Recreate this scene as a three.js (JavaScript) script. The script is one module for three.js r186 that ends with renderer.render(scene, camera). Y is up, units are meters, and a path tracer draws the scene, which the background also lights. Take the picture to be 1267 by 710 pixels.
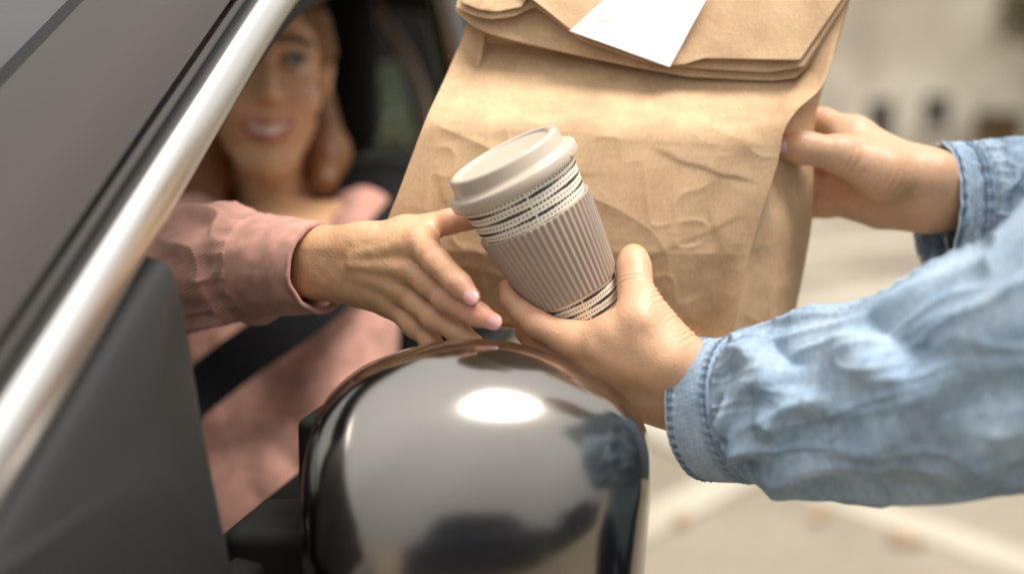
import * as THREE from 'three';
import { mergeGeometries } from 'three/addons/utils/BufferGeometryUtils.js';
import { RoundedBoxGeometry } from 'three/addons/geometries/RoundedBoxGeometry.js';

// ------------------------------------------------------------------ camera
// The photographer stands by the front wing of the car and looks back along it; the car's long axis is world z (rear = -z).
const scene = new THREE.Scene();
const FPX = 1760, CX = 633.5, CY = 355;                     // focal length and middle of the picture in photo pixels
const camera = new THREE.PerspectiveCamera(2 * Math.atan(355 / FPX) * 180 / Math.PI, 1024 / 573, 0.05, 400);
camera.position.set(0, 1.22, 0);
camera.rotation.order = 'YXZ';
camera.rotation.set(-0.127, 0.1613, 0);
camera.focus = 0.97;
camera.userData.fStop = 2.3;
camera.updateMatrixWorld(true);
camera.updateProjectionMatrix();

// ------------------------------------------------------------------ sky, sun, exposure
const SUN_DIR = new THREE.Vector3(0.40, 1.0, 0.12).normalize();
{
  const w = 256, h = 128, data = new Float32Array(w * h * 4);
  for (let j = 0; j < h; j++) for (let i = 0; i < w; i++) {
    const el = ((j + 0.5) / h - 0.5) * Math.PI, az = (i / w) * Math.PI * 2;
    const s = Math.max(0, Math.sin(el));
    const cloud = 1 + (0.07 * Math.sin(az * 3 + 1.3 + 2 * s) + 0.05 * Math.sin(az * 7 + 5 * s)) * Math.cos(el) ** 3;
    let l = 0.66 * (0.45 + 1.05 * s) * cloud;
    let c = [1.0, 0.985, 0.955];
    if (el < -0.01) { l = 0.35; c = [1, 0.93, 0.8]; }
    const o = (j * w + i) * 4;
    data[o] = l * c[0]; data[o + 1] = l * c[1]; data[o + 2] = l * c[2]; data[o + 3] = 1;
  }
  const sky = new THREE.DataTexture(data, w, h, THREE.RGBAFormat, THREE.FloatType);
  sky.mapping = THREE.EquirectangularReflectionMapping;
  sky.magFilter = sky.minFilter = THREE.LinearFilter;
  sky.wrapS = THREE.RepeatWrapping;
  sky.needsUpdate = true;
  scene.background = sky;
  scene.environment = sky;
}
const sun = new THREE.DirectionalLight(new THREE.Color(1, 0.94, 0.87), 2.7);
sun.position.copy(SUN_DIR).multiplyScalar(12).add(new THREE.Vector3(0, 1, -1));
sun.target.position.set(0, 1, -1);
sun.castShadow = true;
sun.shadow.radius = 45;
sun.shadow.mapSize.set(2048, 2048);
Object.assign(sun.shadow.camera, { left: -6, right: 6, top: 6, bottom: -6, near: 0.5, far: 40 });
scene.add(sun, sun.target);

const renderer = new THREE.WebGLRenderer({ antialias: true });
renderer.setSize(1024, 573);
renderer.toneMapping = THREE.LinearToneMapping;
renderer.toneMappingExposure = 1.82;
renderer.shadowMap.enabled = true;
renderer.shadowMap.type = THREE.PCFSoftShadowMap;

// ------------------------------------------------------------------ helpers: points
const V = (x, y, z) => new THREE.Vector3(x, y, z);
const E = camera.matrixWorld.elements;
const RIGHT = V(E[0], E[1], E[2]), UP = V(E[4], E[5], E[6]), BACK = V(E[8], E[9], E[10]), EYE = camera.position.clone();
// a photo pixel and a distance in metres along the view give a point in the place
const P = (px, py, d) => EYE.clone().addScaledVector(RIGHT, (px - CX) / FPX * d).addScaledVector(UP, -(py - CY) / FPX * d).addScaledVector(BACK, -d);
const ray = (px, py) => P(px, py, 1).sub(EYE);
// side of the car above the belt line: leans inwards with height
const SIDE_X = -0.30, LEAN = 0.2, BELT = 0.955;
const sideX = (y) => SIDE_X - LEAN * Math.max(0, y - BELT);
const S = (px, py, out = 0) => { const r = ray(px, py); const t = (SIDE_X + out - LEAN * (EYE.y - BELT) - EYE.x) / (r.x + LEAN * r.y); return EYE.clone().addScaledVector(r, t); };
const G = (px, py) => { const r = ray(px, py); return EYE.clone().addScaledVector(r, -EYE.y / r.y); };
const YAW = camera.rotation.y;
// metres right of / ahead of the photographer on the level, and height above the ground
const K = (x, y, d) => V(Math.cos(YAW) * x - Math.sin(YAW) * d, y, -Math.sin(YAW) * x - Math.cos(YAW) * d);

function rng(seed) { let a = seed >>> 0; return () => { a = (a + 0x6D2B79F5) >>> 0; let t = Math.imul(a ^ (a >>> 15), 1 | a); t = (t + Math.imul(t ^ (t >>> 7), 61 | t)) ^ t; return ((t ^ (t >>> 14)) >>> 0) / 4294967296; }; }
const clamp = (x, a = 0, b = 1) => Math.min(b, Math.max(a, x));
const sstep = (a, b, x) => { const t = clamp((x - a) / (b - a)); return t * t * (3 - 2 * t); };
const mix = (a, b, t) => a + (b - a) * t;
const hash3 = (x, y, z) => { let h = Math.imul(x, 374761393) ^ Math.imul(y, 668265263) ^ Math.imul(z, 2147483647 ^ 0x5bd1e995); h = Math.imul(h ^ (h >>> 13), 1274126177); h ^= h >>> 16; return (h >>> 0) / 4294967296; };
function noise3(x, y, z) {
  const xi = Math.floor(x), yi = Math.floor(y), zi = Math.floor(z);
  let fx = x - xi, fy = y - yi, fz = z - zi;
  fx = fx * fx * fx * (fx * (fx * 6 - 15) + 10); fy = fy * fy * fy * (fy * (fy * 6 - 15) + 10); fz = fz * fz * fz * (fz * (fz * 6 - 15) + 10);
  const c = (a, b, d) => hash3(xi + a, yi + b, zi + d);
  return mix(mix(mix(c(0, 0, 0), c(1, 0, 0), fx), mix(c(0, 1, 0), c(1, 1, 0), fx), fy), mix(mix(c(0, 0, 1), c(1, 0, 1), fx), mix(c(0, 1, 1), c(1, 1, 1), fx), fy), fz) * 2 - 1;
}
const fbm = (x, y, z, o = 4) => { let a = 0, s = 0.5; for (let i = 0; i < o; i++) { a += s * noise3(x, y, z); x *= 2.03; y *= 2.03; z *= 2.03; s *= 0.5; } return a; };
// noise that repeats after n cells (for textures that tile)
function tnoise(x, y, n, seed = 0) {
  const xi = Math.floor(x), yi = Math.floor(y); let fx = x - xi, fy = y - yi; fx = fx * fx * (3 - 2 * fx); fy = fy * fy * (3 - 2 * fy);
  const m = (a) => ((a % n) + n) % n, c = (a, b) => hash3(m(xi + a), m(yi + b), seed + 17);
  return mix(mix(c(0, 0), c(1, 0), fx), mix(c(0, 1), c(1, 1), fx), fy) * 2 - 1;
}
const tfbm = (u, v, n, seed, o = 4) => { let a = 0, s = 0.5; for (let i = 0; i < o; i++) { a += s * tnoise(u * n, v * n, n, seed + i); n *= 2; s *= 0.5; } return a; };

function texture(size, fn, srgb, metres = 1, h = size) {   // fn(u, v) gives r, g, b in 0..1
  const d = new Uint8Array(size * h * 4);
  for (let j = 0; j < h; j++) for (let i = 0; i < size; i++) {
    const c = fn(i / size, j / h), o = (j * size + i) * 4;
    const a = typeof c === 'number' ? [c, c, c] : c;
    d[o] = clamp(a[0]) * 255; d[o + 1] = clamp(a[1]) * 255; d[o + 2] = clamp(a[2]) * 255; d[o + 3] = 255;
  }
  const t = new THREE.DataTexture(d, size, h);
  t.wrapS = t.wrapT = THREE.RepeatWrapping; t.magFilter = THREE.LinearFilter; t.minFilter = THREE.LinearMipmapLinearFilter; t.generateMipmaps = true;
  if (srgb) t.colorSpace = THREE.SRGBColorSpace;
  t.repeat.set(1 / metres, 1 / metres);
  t.needsUpdate = true;
  return t;
}
const rgb = (r, g, b) => new THREE.Color().setRGB(r, g, b);
const std = (o) => new THREE.MeshStandardMaterial({ side: THREE.DoubleSide, ...o });
const phys = (o) => new THREE.MeshPhysicalMaterial({ side: THREE.DoubleSide, ...o });

// ------------------------------------------------------------------ helpers: objects
function add(parent, name, geometry, material, label) {
  const m = new THREE.Mesh(geometry, material); m.name = name; m.castShadow = m.receiveShadow = true;
  if (label) m.userData.label = label;
  parent.add(m); return m;
}
function thing(name, label, category, group) { const g = new THREE.Group(); g.name = name; g.userData = { label, category }; if (group) g.userData.group = group; scene.add(g); return g; }
// a surface from rows of points, with uv in metres
function sheet(rows, closeU = false) {
  const nv = rows.length, nu = rows[0].length, pos = [], uv = [], idx = [];
  let vv = 0;
  for (let j = 0; j < nv; j++) {
    if (j) vv += rows[j][nu >> 1].distanceTo(rows[j - 1][nu >> 1]);
    let uu = 0;
    for (let i = 0; i < nu; i++) { if (i) uu += rows[j][i].distanceTo(rows[j][i - 1]); pos.push(rows[j][i].x, rows[j][i].y, rows[j][i].z); uv.push(uu, vv); }
  }
  for (let j = 0; j < nv - 1; j++) for (let i = 0; i < nu - (closeU ? 0 : 1); i++) { const a = j * nu + i, b = j * nu + (i + 1) % nu, c = a + nu, d = b + nu; idx.push(a, b, d, a, d, c); }
  const g = new THREE.BufferGeometry();
  g.setAttribute('position', new THREE.Float32BufferAttribute(pos, 3)); g.setAttribute('uv', new THREE.Float32BufferAttribute(uv, 2)); g.setIndex(idx); g.computeVertexNormals();
  return g;
}
const bare = (g) => { const n = g.index ? g.toNonIndexed() : g.clone(); for (const k of Object.keys(n.attributes)) if (!['position', 'normal', 'uv'].includes(k)) n.deleteAttribute(k); return n; };
const join = (list) => mergeGeometries(list.map(bare));
function box(w, h, d, r, x, y, z, rot) { const g = new RoundedBoxGeometry(w, h, d, 3, Math.min(r, w / 2.05, h / 2.05, d / 2.05)); if (rot) { g.rotateX(rot[0]); g.rotateY(rot[1]); g.rotateZ(rot[2]); } g.translate(x, y, z); return g; }
// a smooth curve through points
const curve = (pts) => new THREE.CatmullRomCurve3(pts, false, 'centripetal');
// a tube with its own radius at each point; at(t, angle, extra) gives a point on it
function makeTube(pts, hint, bump = () => 0) {
  const c = curve(pts.map((q) => q[0]));
  const n = pts.length - 1;
  const rad = (t, k) => { const x = clamp(t) * n, i = Math.min(n - 1, Math.floor(x)), f = x - i; const g = (j) => pts[clamp(j, 0, n)][k]; const p0 = g(i - 1), p1 = g(i), p2 = g(i + 1), p3 = g(i + 2); return 0.5 * (2 * p1 + (p2 - p0) * f + (2 * p0 - 5 * p1 + 4 * p2 - p3) * f * f + (3 * p1 - p0 - 3 * p2 + p3) * f * f * f); };
  const len = c.getLength();
  const frame = (t) => { const p = c.getPoint(t), T = c.getTangent(t); const A = hint.clone().addScaledVector(T, -hint.dot(T)).normalize(), B = T.clone().cross(A).normalize(); return { p, T, A, B }; };
  const at = (t, th, extra = 0, fr) => { const f = fr || frame(t); const e = extra + bump(t, th); return f.p.clone().addScaledVector(f.A, Math.cos(th) * (rad(t, 1) + e)).addScaledVector(f.B, Math.sin(th) * (rad(t, 2) + e)); };
  const geom = (t0, t1, nu, nv, extra = 0, lip = 0) => {
    const rows = [];
    if (lip) for (let k = 5; k >= 0; k--) { const tt = t0 + k * 0.01, fr = frame(tt), row = []; for (let i = 0; i <= nu; i++) row.push(at(tt, (i / nu) * Math.PI * 2 + Math.PI, extra - lip, fr)); rows.push(row); }
    for (let j = 0; j <= nv; j++) { const t = mix(t0, t1, j / nv), fr = frame(t), row = []; for (let i = 0; i <= nu; i++) row.push(at(t, (i / nu) * Math.PI * 2 + Math.PI, extra, fr)); rows.push(row); }
    return sheet(rows);
  };
  return { at, geom, frame, len, rad };
}
// a flat band of cloth or trim following points; each point: centre, direction across, half width
function ribbon(pts, thick = 0.0015) {
  const c = curve(pts.map((q) => q[0])), a = curve(pts.map((q) => q[1])), N = 40, rows = [];
  for (let j = 0; j <= N; j++) { const t = j / N, p = c.getPoint(t), d = a.getPoint(t), T = c.getTangent(t), n = T.clone().cross(d).normalize().multiplyScalar(thick); const A = p.clone().add(d), B = p.clone().sub(d); rows.push([A.clone().add(n), B.clone().add(n), B.clone().sub(n), A.clone().sub(n), A.clone().add(n)]); }
  return bare(sheet(rows));
}

// ------------------------------------------------------------------ helpers: bodies as one smooth skin round bones
// a bone: [from, to, radius from, radius to, optional {n: direction, s: flattening along it}]; an ellipsoid: {c, r: [a, b, c], axes}
const smin = (a, b, k) => { const h = Math.max(k - Math.abs(a - b), 0) / k; return Math.min(a, b) - h * h * k * 0.25; };
const smax = (a, b, k) => -smin(-a, -b, k);
function bone(a, b, ra, rb, o = {}) {
  const ab = b.clone().sub(a), l2 = ab.lengthSq() || 1e-9, n = o.n && o.n.clone().normalize(), q = o.n ? 1 / o.s - 1 : 0;
  const R = Math.max(ra, rb);
  const lo = a.clone().min(b).subScalar(R), hi = a.clone().max(b).addScalar(R);
  const f = (x, y, z) => {
    let px = x - a.x, py = y - a.y, pz = z - a.z;
    const t = clamp((px * ab.x + py * ab.y + pz * ab.z) / l2);
    px -= ab.x * t; py -= ab.y * t; pz -= ab.z * t;
    if (n) { const d = (px * n.x + py * n.y + pz * n.z) * q; px += n.x * d; py += n.y * d; pz += n.z * d; }
    return Math.sqrt(px * px + py * py + pz * pz) - (ra + (rb - ra) * t);
  };
  return { f, lo, hi };
}
function blob(c, r, ax) {   // ellipsoid with optional axes
  const R = Math.max(...r), [X, Y, Z] = ax || [V(1, 0, 0), V(0, 1, 0), V(0, 0, 1)];
  const f = (x, y, z) => {
    const dx = x - c.x, dy = y - c.y, dz = z - c.z;
    const a = (dx * X.x + dy * X.y + dz * X.z), b = (dx * Y.x + dy * Y.y + dz * Y.z), e = (dx * Z.x + dy * Z.y + dz * Z.z);
    const k0 = Math.hypot(a / r[0], b / r[1], e / r[2]), k1 = Math.hypot(a / r[0] ** 2, b / r[1] ** 2, e / r[2] ** 2);
    return k1 < 1e-9 ? -Math.min(...r) : k0 * (k0 - 1) / k1;
  };
  return { f, lo: c.clone().subScalar(R), hi: c.clone().addScalar(R) };
}
// groups: lists of bones; each list blends within itself by k, lists after the first only touch each other and blend into the first by kroot
function skin(groups, cell, { k = 0.006, kroot = 0.008, kgroup = 0.0015, post, pad = 0.006, colour, axis } = {}) {
  const lo = V(1e9, 1e9, 1e9), hi = V(-1e9, -1e9, -1e9);
  for (const g of groups) for (const b of g) { lo.min(b.lo); hi.max(b.hi); }
  lo.subScalar(pad + cell * 2); hi.addScalar(pad + cell * 2);
  const nx = Math.ceil((hi.x - lo.x) / cell) + 1, ny = Math.ceil((hi.y - lo.y) / cell) + 1, nz = Math.ceil((hi.z - lo.z) / cell) + 1;
  const N = nx * ny * nz, FAR = 0.05;
  const fieldOf = (list, kk) => {
    const F = new Float32Array(N).fill(FAR), m = Math.max(0.012, kk * 2);
    for (const b of list) {
      const i0 = Math.max(0, Math.floor((b.lo.x - m - lo.x) / cell)), i1 = Math.min(nx - 1, Math.ceil((b.hi.x + m - lo.x) / cell));
      const j0 = Math.max(0, Math.floor((b.lo.y - m - lo.y) / cell)), j1 = Math.min(ny - 1, Math.ceil((b.hi.y + m - lo.y) / cell));
      const k0 = Math.max(0, Math.floor((b.lo.z - m - lo.z) / cell)), k1 = Math.min(nz - 1, Math.ceil((b.hi.z + m - lo.z) / cell));
      for (let z = k0; z <= k1; z++) for (let y = j0; y <= j1; y++) for (let x = i0; x <= i1; x++) {
        const o = (z * ny + y) * nx + x, d = b.f(lo.x + x * cell, lo.y + y * cell, lo.z + z * cell);
        F[o] = b.cut ? smax(F[o], -d, kk) : smin(F[o], d, b.k || kk);
      }
    }
    return F;
  };
  const F = fieldOf(groups[0], k);
  if (groups.length > 1) {
    let U = null;
    for (let g = 1; g < groups.length; g++) { const Q = fieldOf(groups[g], k * 0.6); if (!U) U = Q; else for (let i = 0; i < N; i++) U[i] = smin(U[i], Q[i], kgroup); }
    for (let i = 0; i < N; i++) F[i] = smin(F[i], U[i], kroot);
  }
  if (post) for (let z = 0; z < nz; z++) for (let y = 0; y < ny; y++) for (let x = 0; x < nx; x++) { const o = (z * ny + y) * nx + x; if (Math.abs(F[o]) < 0.012 || post.all) F[o] = post(lo.x + x * cell, lo.y + y * cell, lo.z + z * cell, F[o]); }
  // surface nets
  const pos = [], idx = [], id = new Int32Array(N).fill(-1), sy = nx, sz = nx * ny;
  for (let z = 0; z < nz - 1; z++) for (let y = 0; y < ny - 1; y++) for (let x = 0; x < nx - 1; x++) {
    const o = x + y * sy + z * sz; let mask = 0, n = 0, sx = 0, syy = 0, szz = 0;
    const v = [F[o], F[o + 1], F[o + sy], F[o + sy + 1], F[o + sz], F[o + sz + 1], F[o + sz + sy], F[o + sz + sy + 1]];
    for (let q = 0; q < 8; q++) if (v[q] < 0) mask |= 1 << q;
    if (mask === 0 || mask === 255) continue;
    for (let e = 0; e < 12; e++) {
      const a = EDGE[e][0], b = EDGE[e][1], ia = v[a] < 0, ib = v[b] < 0; if (ia === ib) continue;
      const t = v[a] / (v[a] - v[b]); n++;
      sx += mix(a & 1, b & 1, t); syy += mix((a >> 1) & 1, (b >> 1) & 1, t); szz += mix(a >> 2, b >> 2, t);
    }
    id[o] = pos.length / 3;
    pos.push(lo.x + (x + sx / n) * cell, lo.y + (y + syy / n) * cell, lo.z + (z + szz / n) * cell);
  }
  for (let z = 1; z < nz - 1; z++) for (let y = 1; y < ny - 1; y++) for (let x = 1; x < nx - 1; x++) {
    const o = x + y * sy + z * sz, s = F[o] < 0;
    const quad = (a, b, c, d, flip) => { if (a < 0 || b < 0 || c < 0 || d < 0) return; if (flip) idx.push(a, c, b, a, d, c); else idx.push(a, b, c, a, c, d); };
    if (s !== F[o + 1] < 0) quad(id[o - sy - sz], id[o - sz], id[o], id[o - sy], !s);
    if (s !== F[o + sy] < 0) quad(id[o - 1 - sz], id[o - sz], id[o], id[o - 1], s);
    if (s !== F[o + sz] < 0) quad(id[o - 1 - sy], id[o - sy], id[o], id[o - 1], !s);
  }
  const g = new THREE.BufferGeometry();
  g.setAttribute('position', new THREE.Float32BufferAttribute(pos, 3)); g.setIndex(idx); g.computeVertexNormals();
  const nv = pos.length / 3;
  if (colour) { const c = new Float32Array(nv * 3), nm = g.attributes.normal; for (let i = 0; i < nv; i++) { const q = colour(pos[i * 3], pos[i * 3 + 1], pos[i * 3 + 2], nm.getX(i), nm.getY(i), nm.getZ(i)); c[i * 3] = q[0]; c[i * 3 + 1] = q[1]; c[i * 3 + 2] = q[2]; } g.setAttribute('color', new THREE.BufferAttribute(c, 3)); }
  // uv in metres: along and around the limb
  const [A, B] = axis || [lo, hi], T = B.clone().sub(A).normalize(), ref = (axis && axis[2]) || BACK, X = ref.clone().addScaledVector(T, -ref.dot(T)).normalize(), Y = T.clone().cross(X), uv = new Float32Array(nv * 2), R = (axis && axis[3]) || 0.03, q = V();
  for (let i = 0; i < nv; i++) { q.set(pos[i * 3], pos[i * 3 + 1], pos[i * 3 + 2]).sub(A); uv[i * 2] = q.dot(T); uv[i * 2 + 1] = Math.atan2(q.dot(Y), q.dot(X)) * R; }
  g.setAttribute('uv', new THREE.BufferAttribute(uv, 2));
  return g;
}
const EDGE = [[0, 1], [2, 3], [4, 5], [6, 7], [0, 2], [1, 3], [4, 6], [5, 7], [0, 4], [1, 5], [2, 6], [3, 7]];
const chain = (pts, o) => pts.slice(1).map((q, i) => bone(pts[i][0], q[0], pts[i][1], q[1], o));
const PR = (px, py, d, r) => [P(px, py, d), r];

// ------------------------------------------------------------------ materials
const grainT = texture(256, (u, v) => 0.5 + 0.5 * tfbm(u, v, 8, 3, 5), false, 0.05);
const skinT = texture(512, (u, v) => { const a = Math.abs(tfbm(u + 0.02 * tfbm(u, v, 8, 9, 2), v, 24, 5, 3)), b = tfbm(u, v, 64, 8, 2); return 0.35 + 0.9 * a + 0.22 * b; }, false, 0.05);
const paperT = texture(1024, (u, v) => {
  const n = tfbm(u, v, 6, 11, 5), f = tnoise(u * 256, v * 64, 64, 4), sp = tnoise(u * 192, v * 192, 192, 21);
  const k = 0.93 + 0.10 * n + 0.035 * f - (sp > 0.82 ? 0.14 : 0) + (sp < -0.9 ? 0.05 : 0);
  return [k, k * (0.985 + 0.02 * n), k * (0.965 + 0.03 * n)];
}, true, 0.14);
const paperB = texture(512, (u, v) => 0.5 + 0.42 * tfbm(u, v, 16, 31, 5) + 0.12 * tnoise(u * 128, v * 128, 128, 7), false, 0.06);
const denimT = texture(1024, (u, v) => {
  const n = tfbm(u, v, 5, 41, 5), w = Math.sin((u * 180 + v * 180) * Math.PI * 2), slub = tnoise(u * 256, v * 24, 24, 6), slub2 = tnoise(u * 32, v * 256, 32, 16);
  const k = 0.9 + 0.08 * n + 0.05 * w + 0.08 * slub + 0.08 * slub2;
  return [k * (0.95 + 0.07 * n), k * (0.975 + 0.03 * n), k];
}, true, 0.11);
const denimB = texture(512, (u, v) => 0.5 + 0.22 * Math.sin((u * 90 + v * 90) * Math.PI * 2) + 0.25 * tfbm(u, v, 32, 51, 4), false, 0.055);
const concreteT = texture(1024, (u, v) => { const n = tfbm(u, v, 4, 61, 7), s = tnoise(u * 200, v * 200, 200, 5); const k = 0.9 + 0.2 * n + 0.04 * s; return [k, k * (0.985 + 0.02 * n), k * (0.955 + 0.05 * n)]; }, true, 5);
const M = {
  paint: phys({ color: rgb(0.25, 0.235, 0.215), metalness: 1, roughness: 0.16, clearcoat: 0.4, clearcoatRoughness: 0.08, bumpMap: grainT, bumpScale: 0.00001 }),
  pillar: phys({ color: rgb(0.042, 0.037, 0.032), roughness: 0.55, specularIntensity: 0.4, bumpMap: grainT, bumpScale: 0.00006 }),
  chrome: std({ color: rgb(0.68, 0.665, 0.64), metalness: 1, roughness: 0.3, bumpMap: grainT, bumpScale: 0.00004 }),
  rubber: phys({ specularIntensity: 0.25, color: rgb(0.009, 0.009, 0.0085), roughness: 0.6 }),
  blackTrim: phys({ specularIntensity: 0.35, color: rgb(0.022, 0.022, 0.022), roughness: 0.5, bumpMap: grainT, bumpScale: 0.00008 }),
  gloss: phys({ color: rgb(0.01, 0.01, 0.011), roughness: 0.15, clearcoat: 1 }),
  interior: phys({ specularIntensity: 0.25, color: rgb(0.018, 0.017, 0.016), roughness: 0.85 }),
  trimBeige: std({ color: rgb(0.45, 0.36, 0.28), roughness: 0.7 }),
  seatCloth: phys({ specularIntensity: 0.25, color: rgb(0.018, 0.018, 0.018), roughness: 0.9, bumpMap: grainT, bumpScale: 0.0004 }),
  belt: phys({ specularIntensity: 0.25, color: rgb(0.006, 0.006, 0.007), roughness: 0.75 }),
  glass: phys({ color: rgb(0.86, 0.9, 0.88), transmission: 1, thickness: 0, roughness: 0, ior: 1.5 }),
  tinted: phys({ color: rgb(0.75, 0.8, 0.74), transmission: 1, thickness: 0, roughness: 0, ior: 1.5 }),
  mirrorGlass: std({ color: rgb(0.85, 0.86, 0.87), metalness: 1, roughness: 0.02 }),
  tyre: std({ color: rgb(0.02, 0.02, 0.02), roughness: 0.85 }),
  rim: std({ color: rgb(0.5, 0.5, 0.5), metalness: 1, roughness: 0.3 }),
  kraft: std({ color: rgb(0.63, 0.435, 0.262), roughness: 0.82, map: paperT, bumpMap: paperB, bumpScale: 0.00025 }),
  whitePaper: std({ color: rgb(0.88, 0.88, 0.88), roughness: 0.7, bumpMap: paperB, bumpScale: 0.00006 }),
  lid: phys({ color: rgb(0.50, 0.425, 0.345), roughness: 0.36, bumpMap: grainT, bumpScale: 0.00002, clearcoat: 0.15, clearcoatRoughness: 0.4 }),
  silicone: std({ color: rgb(0.37, 0.285, 0.225), roughness: 0.62, bumpMap: grainT, bumpScale: 0.00003 }),
  skinA: phys({ color: 0xffffff, vertexColors: true, roughness: 0.44, bumpMap: skinT, bumpScale: 0.0003 }),
  nail: phys({ color: rgb(0.62, 0.30, 0.28), roughness: 0.3, clearcoat: 0.8, clearcoatRoughness: 0.12 }),
  denim: std({ color: rgb(0.53, 0.655, 0.78), roughness: 0.9, map: denimT, bumpMap: denimB, bumpScale: 0.0004 }),
  denimDark: std({ color: rgb(0.03, 0.05, 0.09), roughness: 0.9, map: denimT, bumpMap: denimB, bumpScale: 0.0002 }),
  threadDark: std({ color: rgb(0.14, 0.20, 0.31), roughness: 0.8 }),
  threadLight: std({ color: rgb(0.62, 0.66, 0.70), roughness: 0.8 }),
  hairA: std({ color: rgb(0.20, 0.085, 0.026), roughness: 0.45, bumpMap: texture(256, (u, v) => 0.5 + 0.5 * tnoise(u * 8, v * 96, 8, 2), false, 0.08), bumpScale: 0.001 }),
  hairB: std({ color: rgb(0.06, 0.035, 0.02), roughness: 0.5 }),
  eyeWhite: phys({ color: rgb(0.42, 0.37, 0.33), roughness: 0.5 }),
  iris: std({ color: rgb(0.03, 0.02, 0.012), roughness: 0.6 }),
  concrete: std({ color: rgb(0.27, 0.238, 0.19), roughness: 0.92, map: concreteT }),
  linePaint: std({ color: rgb(0.42, 0.385, 0.32), roughness: 0.85, map: concreteT }),
  stone: std({ color: rgb(0.82, 0.775, 0.69), roughness: 0.9, map: concreteT }),
  stoneDark: std({ color: rgb(0.45, 0.41, 0.34), roughness: 0.9, map: concreteT }),
  dark: std({ color: rgb(0.02, 0.02, 0.018), roughness: 0.4 }),
  leafGreen: std({ color: rgb(0.13, 0.16, 0.06), roughness: 0.8 }),
  leafOlive: std({ color: rgb(0.12, 0.11, 0.04), roughness: 0.8 }),
  leafBrown: std({ color: rgb(0.33, 0.18, 0.06), roughness: 0.9 }),
  bark: std({ color: rgb(0.09, 0.065, 0.045), roughness: 0.95 }),
  flower: std({ color: rgb(0.42, 0.09, 0.04), roughness: 0.8 }),
};
{ const r = rng(5), lines = []; for (let i = 0; i < 70; i++) lines.push(r()); // pink cord: fine wales that run along the sleeve
  M.pinkCord = phys({ color: rgb(0.54, 0.285, 0.225), roughness: 0.95, sheen: 0.6, sheenRoughness: 0.6, sheenColor: rgb(0.9, 0.6, 0.55), map: texture(512, (u, v) => { const n = tfbm(u, v, 8, 71, 4); const s = 0.5 + 0.5 * Math.sin(u * Math.PI * 2 * 24); const k = 0.9 + 0.12 * n + 0.05 * s; return [k, k, k]; }, true, 0.07), bumpMap: texture(512, (u, v) => 0.2 + 0.6 * Math.sqrt(Math.abs(Math.sin(u * Math.PI * 24 + 0.25 * tfbm(u, v, 4, 9, 3)))) + 0.1 * tfbm(u, v, 32, 5, 2), false, 0.07), bumpScale: 0.0008 });
  M.pinkPlain = phys({ color: rgb(0.54, 0.285, 0.225), roughness: 0.95, sheen: 0.6, sheenRoughness: 0.6, sheenColor: rgb(0.9, 0.6, 0.55), map: texture(256, (u, v) => 0.93 + 0.12 * tfbm(u, v, 8, 81, 5), true, 0.06), bumpMap: grainT, bumpScale: 0.0003 }); }

// ------------------------------------------------------------------ ground
{
  const g = new THREE.PlaneGeometry(240, 240, 1, 1); g.rotateX(-Math.PI / 2);
  const uv = g.attributes.uv; for (let i = 0; i < uv.count; i++) uv.setXY(i, uv.getX(i) * 240, uv.getY(i) * 240);
  const ground = add(scene, 'ground', g, M.concrete); ground.userData = { kind: 'structure', label: 'pale beige concrete car park' };
  // painted bay lines, each a thin sheet just above the concrete
  const line = (a, b, w, lift) => {
    const d = b.clone().sub(a).setY(0).normalize(), n = V(-d.z, 0, d.x).multiplyScalar(w / 2), rows = [];
    for (let i = 0; i <= 12; i++) { const p = a.clone().lerp(b, i / 12).setY(lift); const j = 0.01 * noise3(i * 1.7, w * 40, 3); rows.push([p.clone().addScaledVector(n, 1 + j), p.clone().addScaledVector(n, -1 + j)]); }
    const m = add(scene, 'painted_line', sheet(rows), M.linePaint); m.userData = { kind: 'structure', label: 'cream painted parking bay line' };
    return m;
  };
  line(G(930, 578), G(1420, 752), 0.17, 0.004);
  line(G(720, 690), G(925, 585), 0.17, 0.008);
  line(G(960, 385), G(1190, 345), 0.35, 0.004);
  line(G(900, 318), G(1240, 290), 0.4, 0.004);
  line(G(700, 470), G(905, 578), 0.2, 0.012);
}

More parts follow.
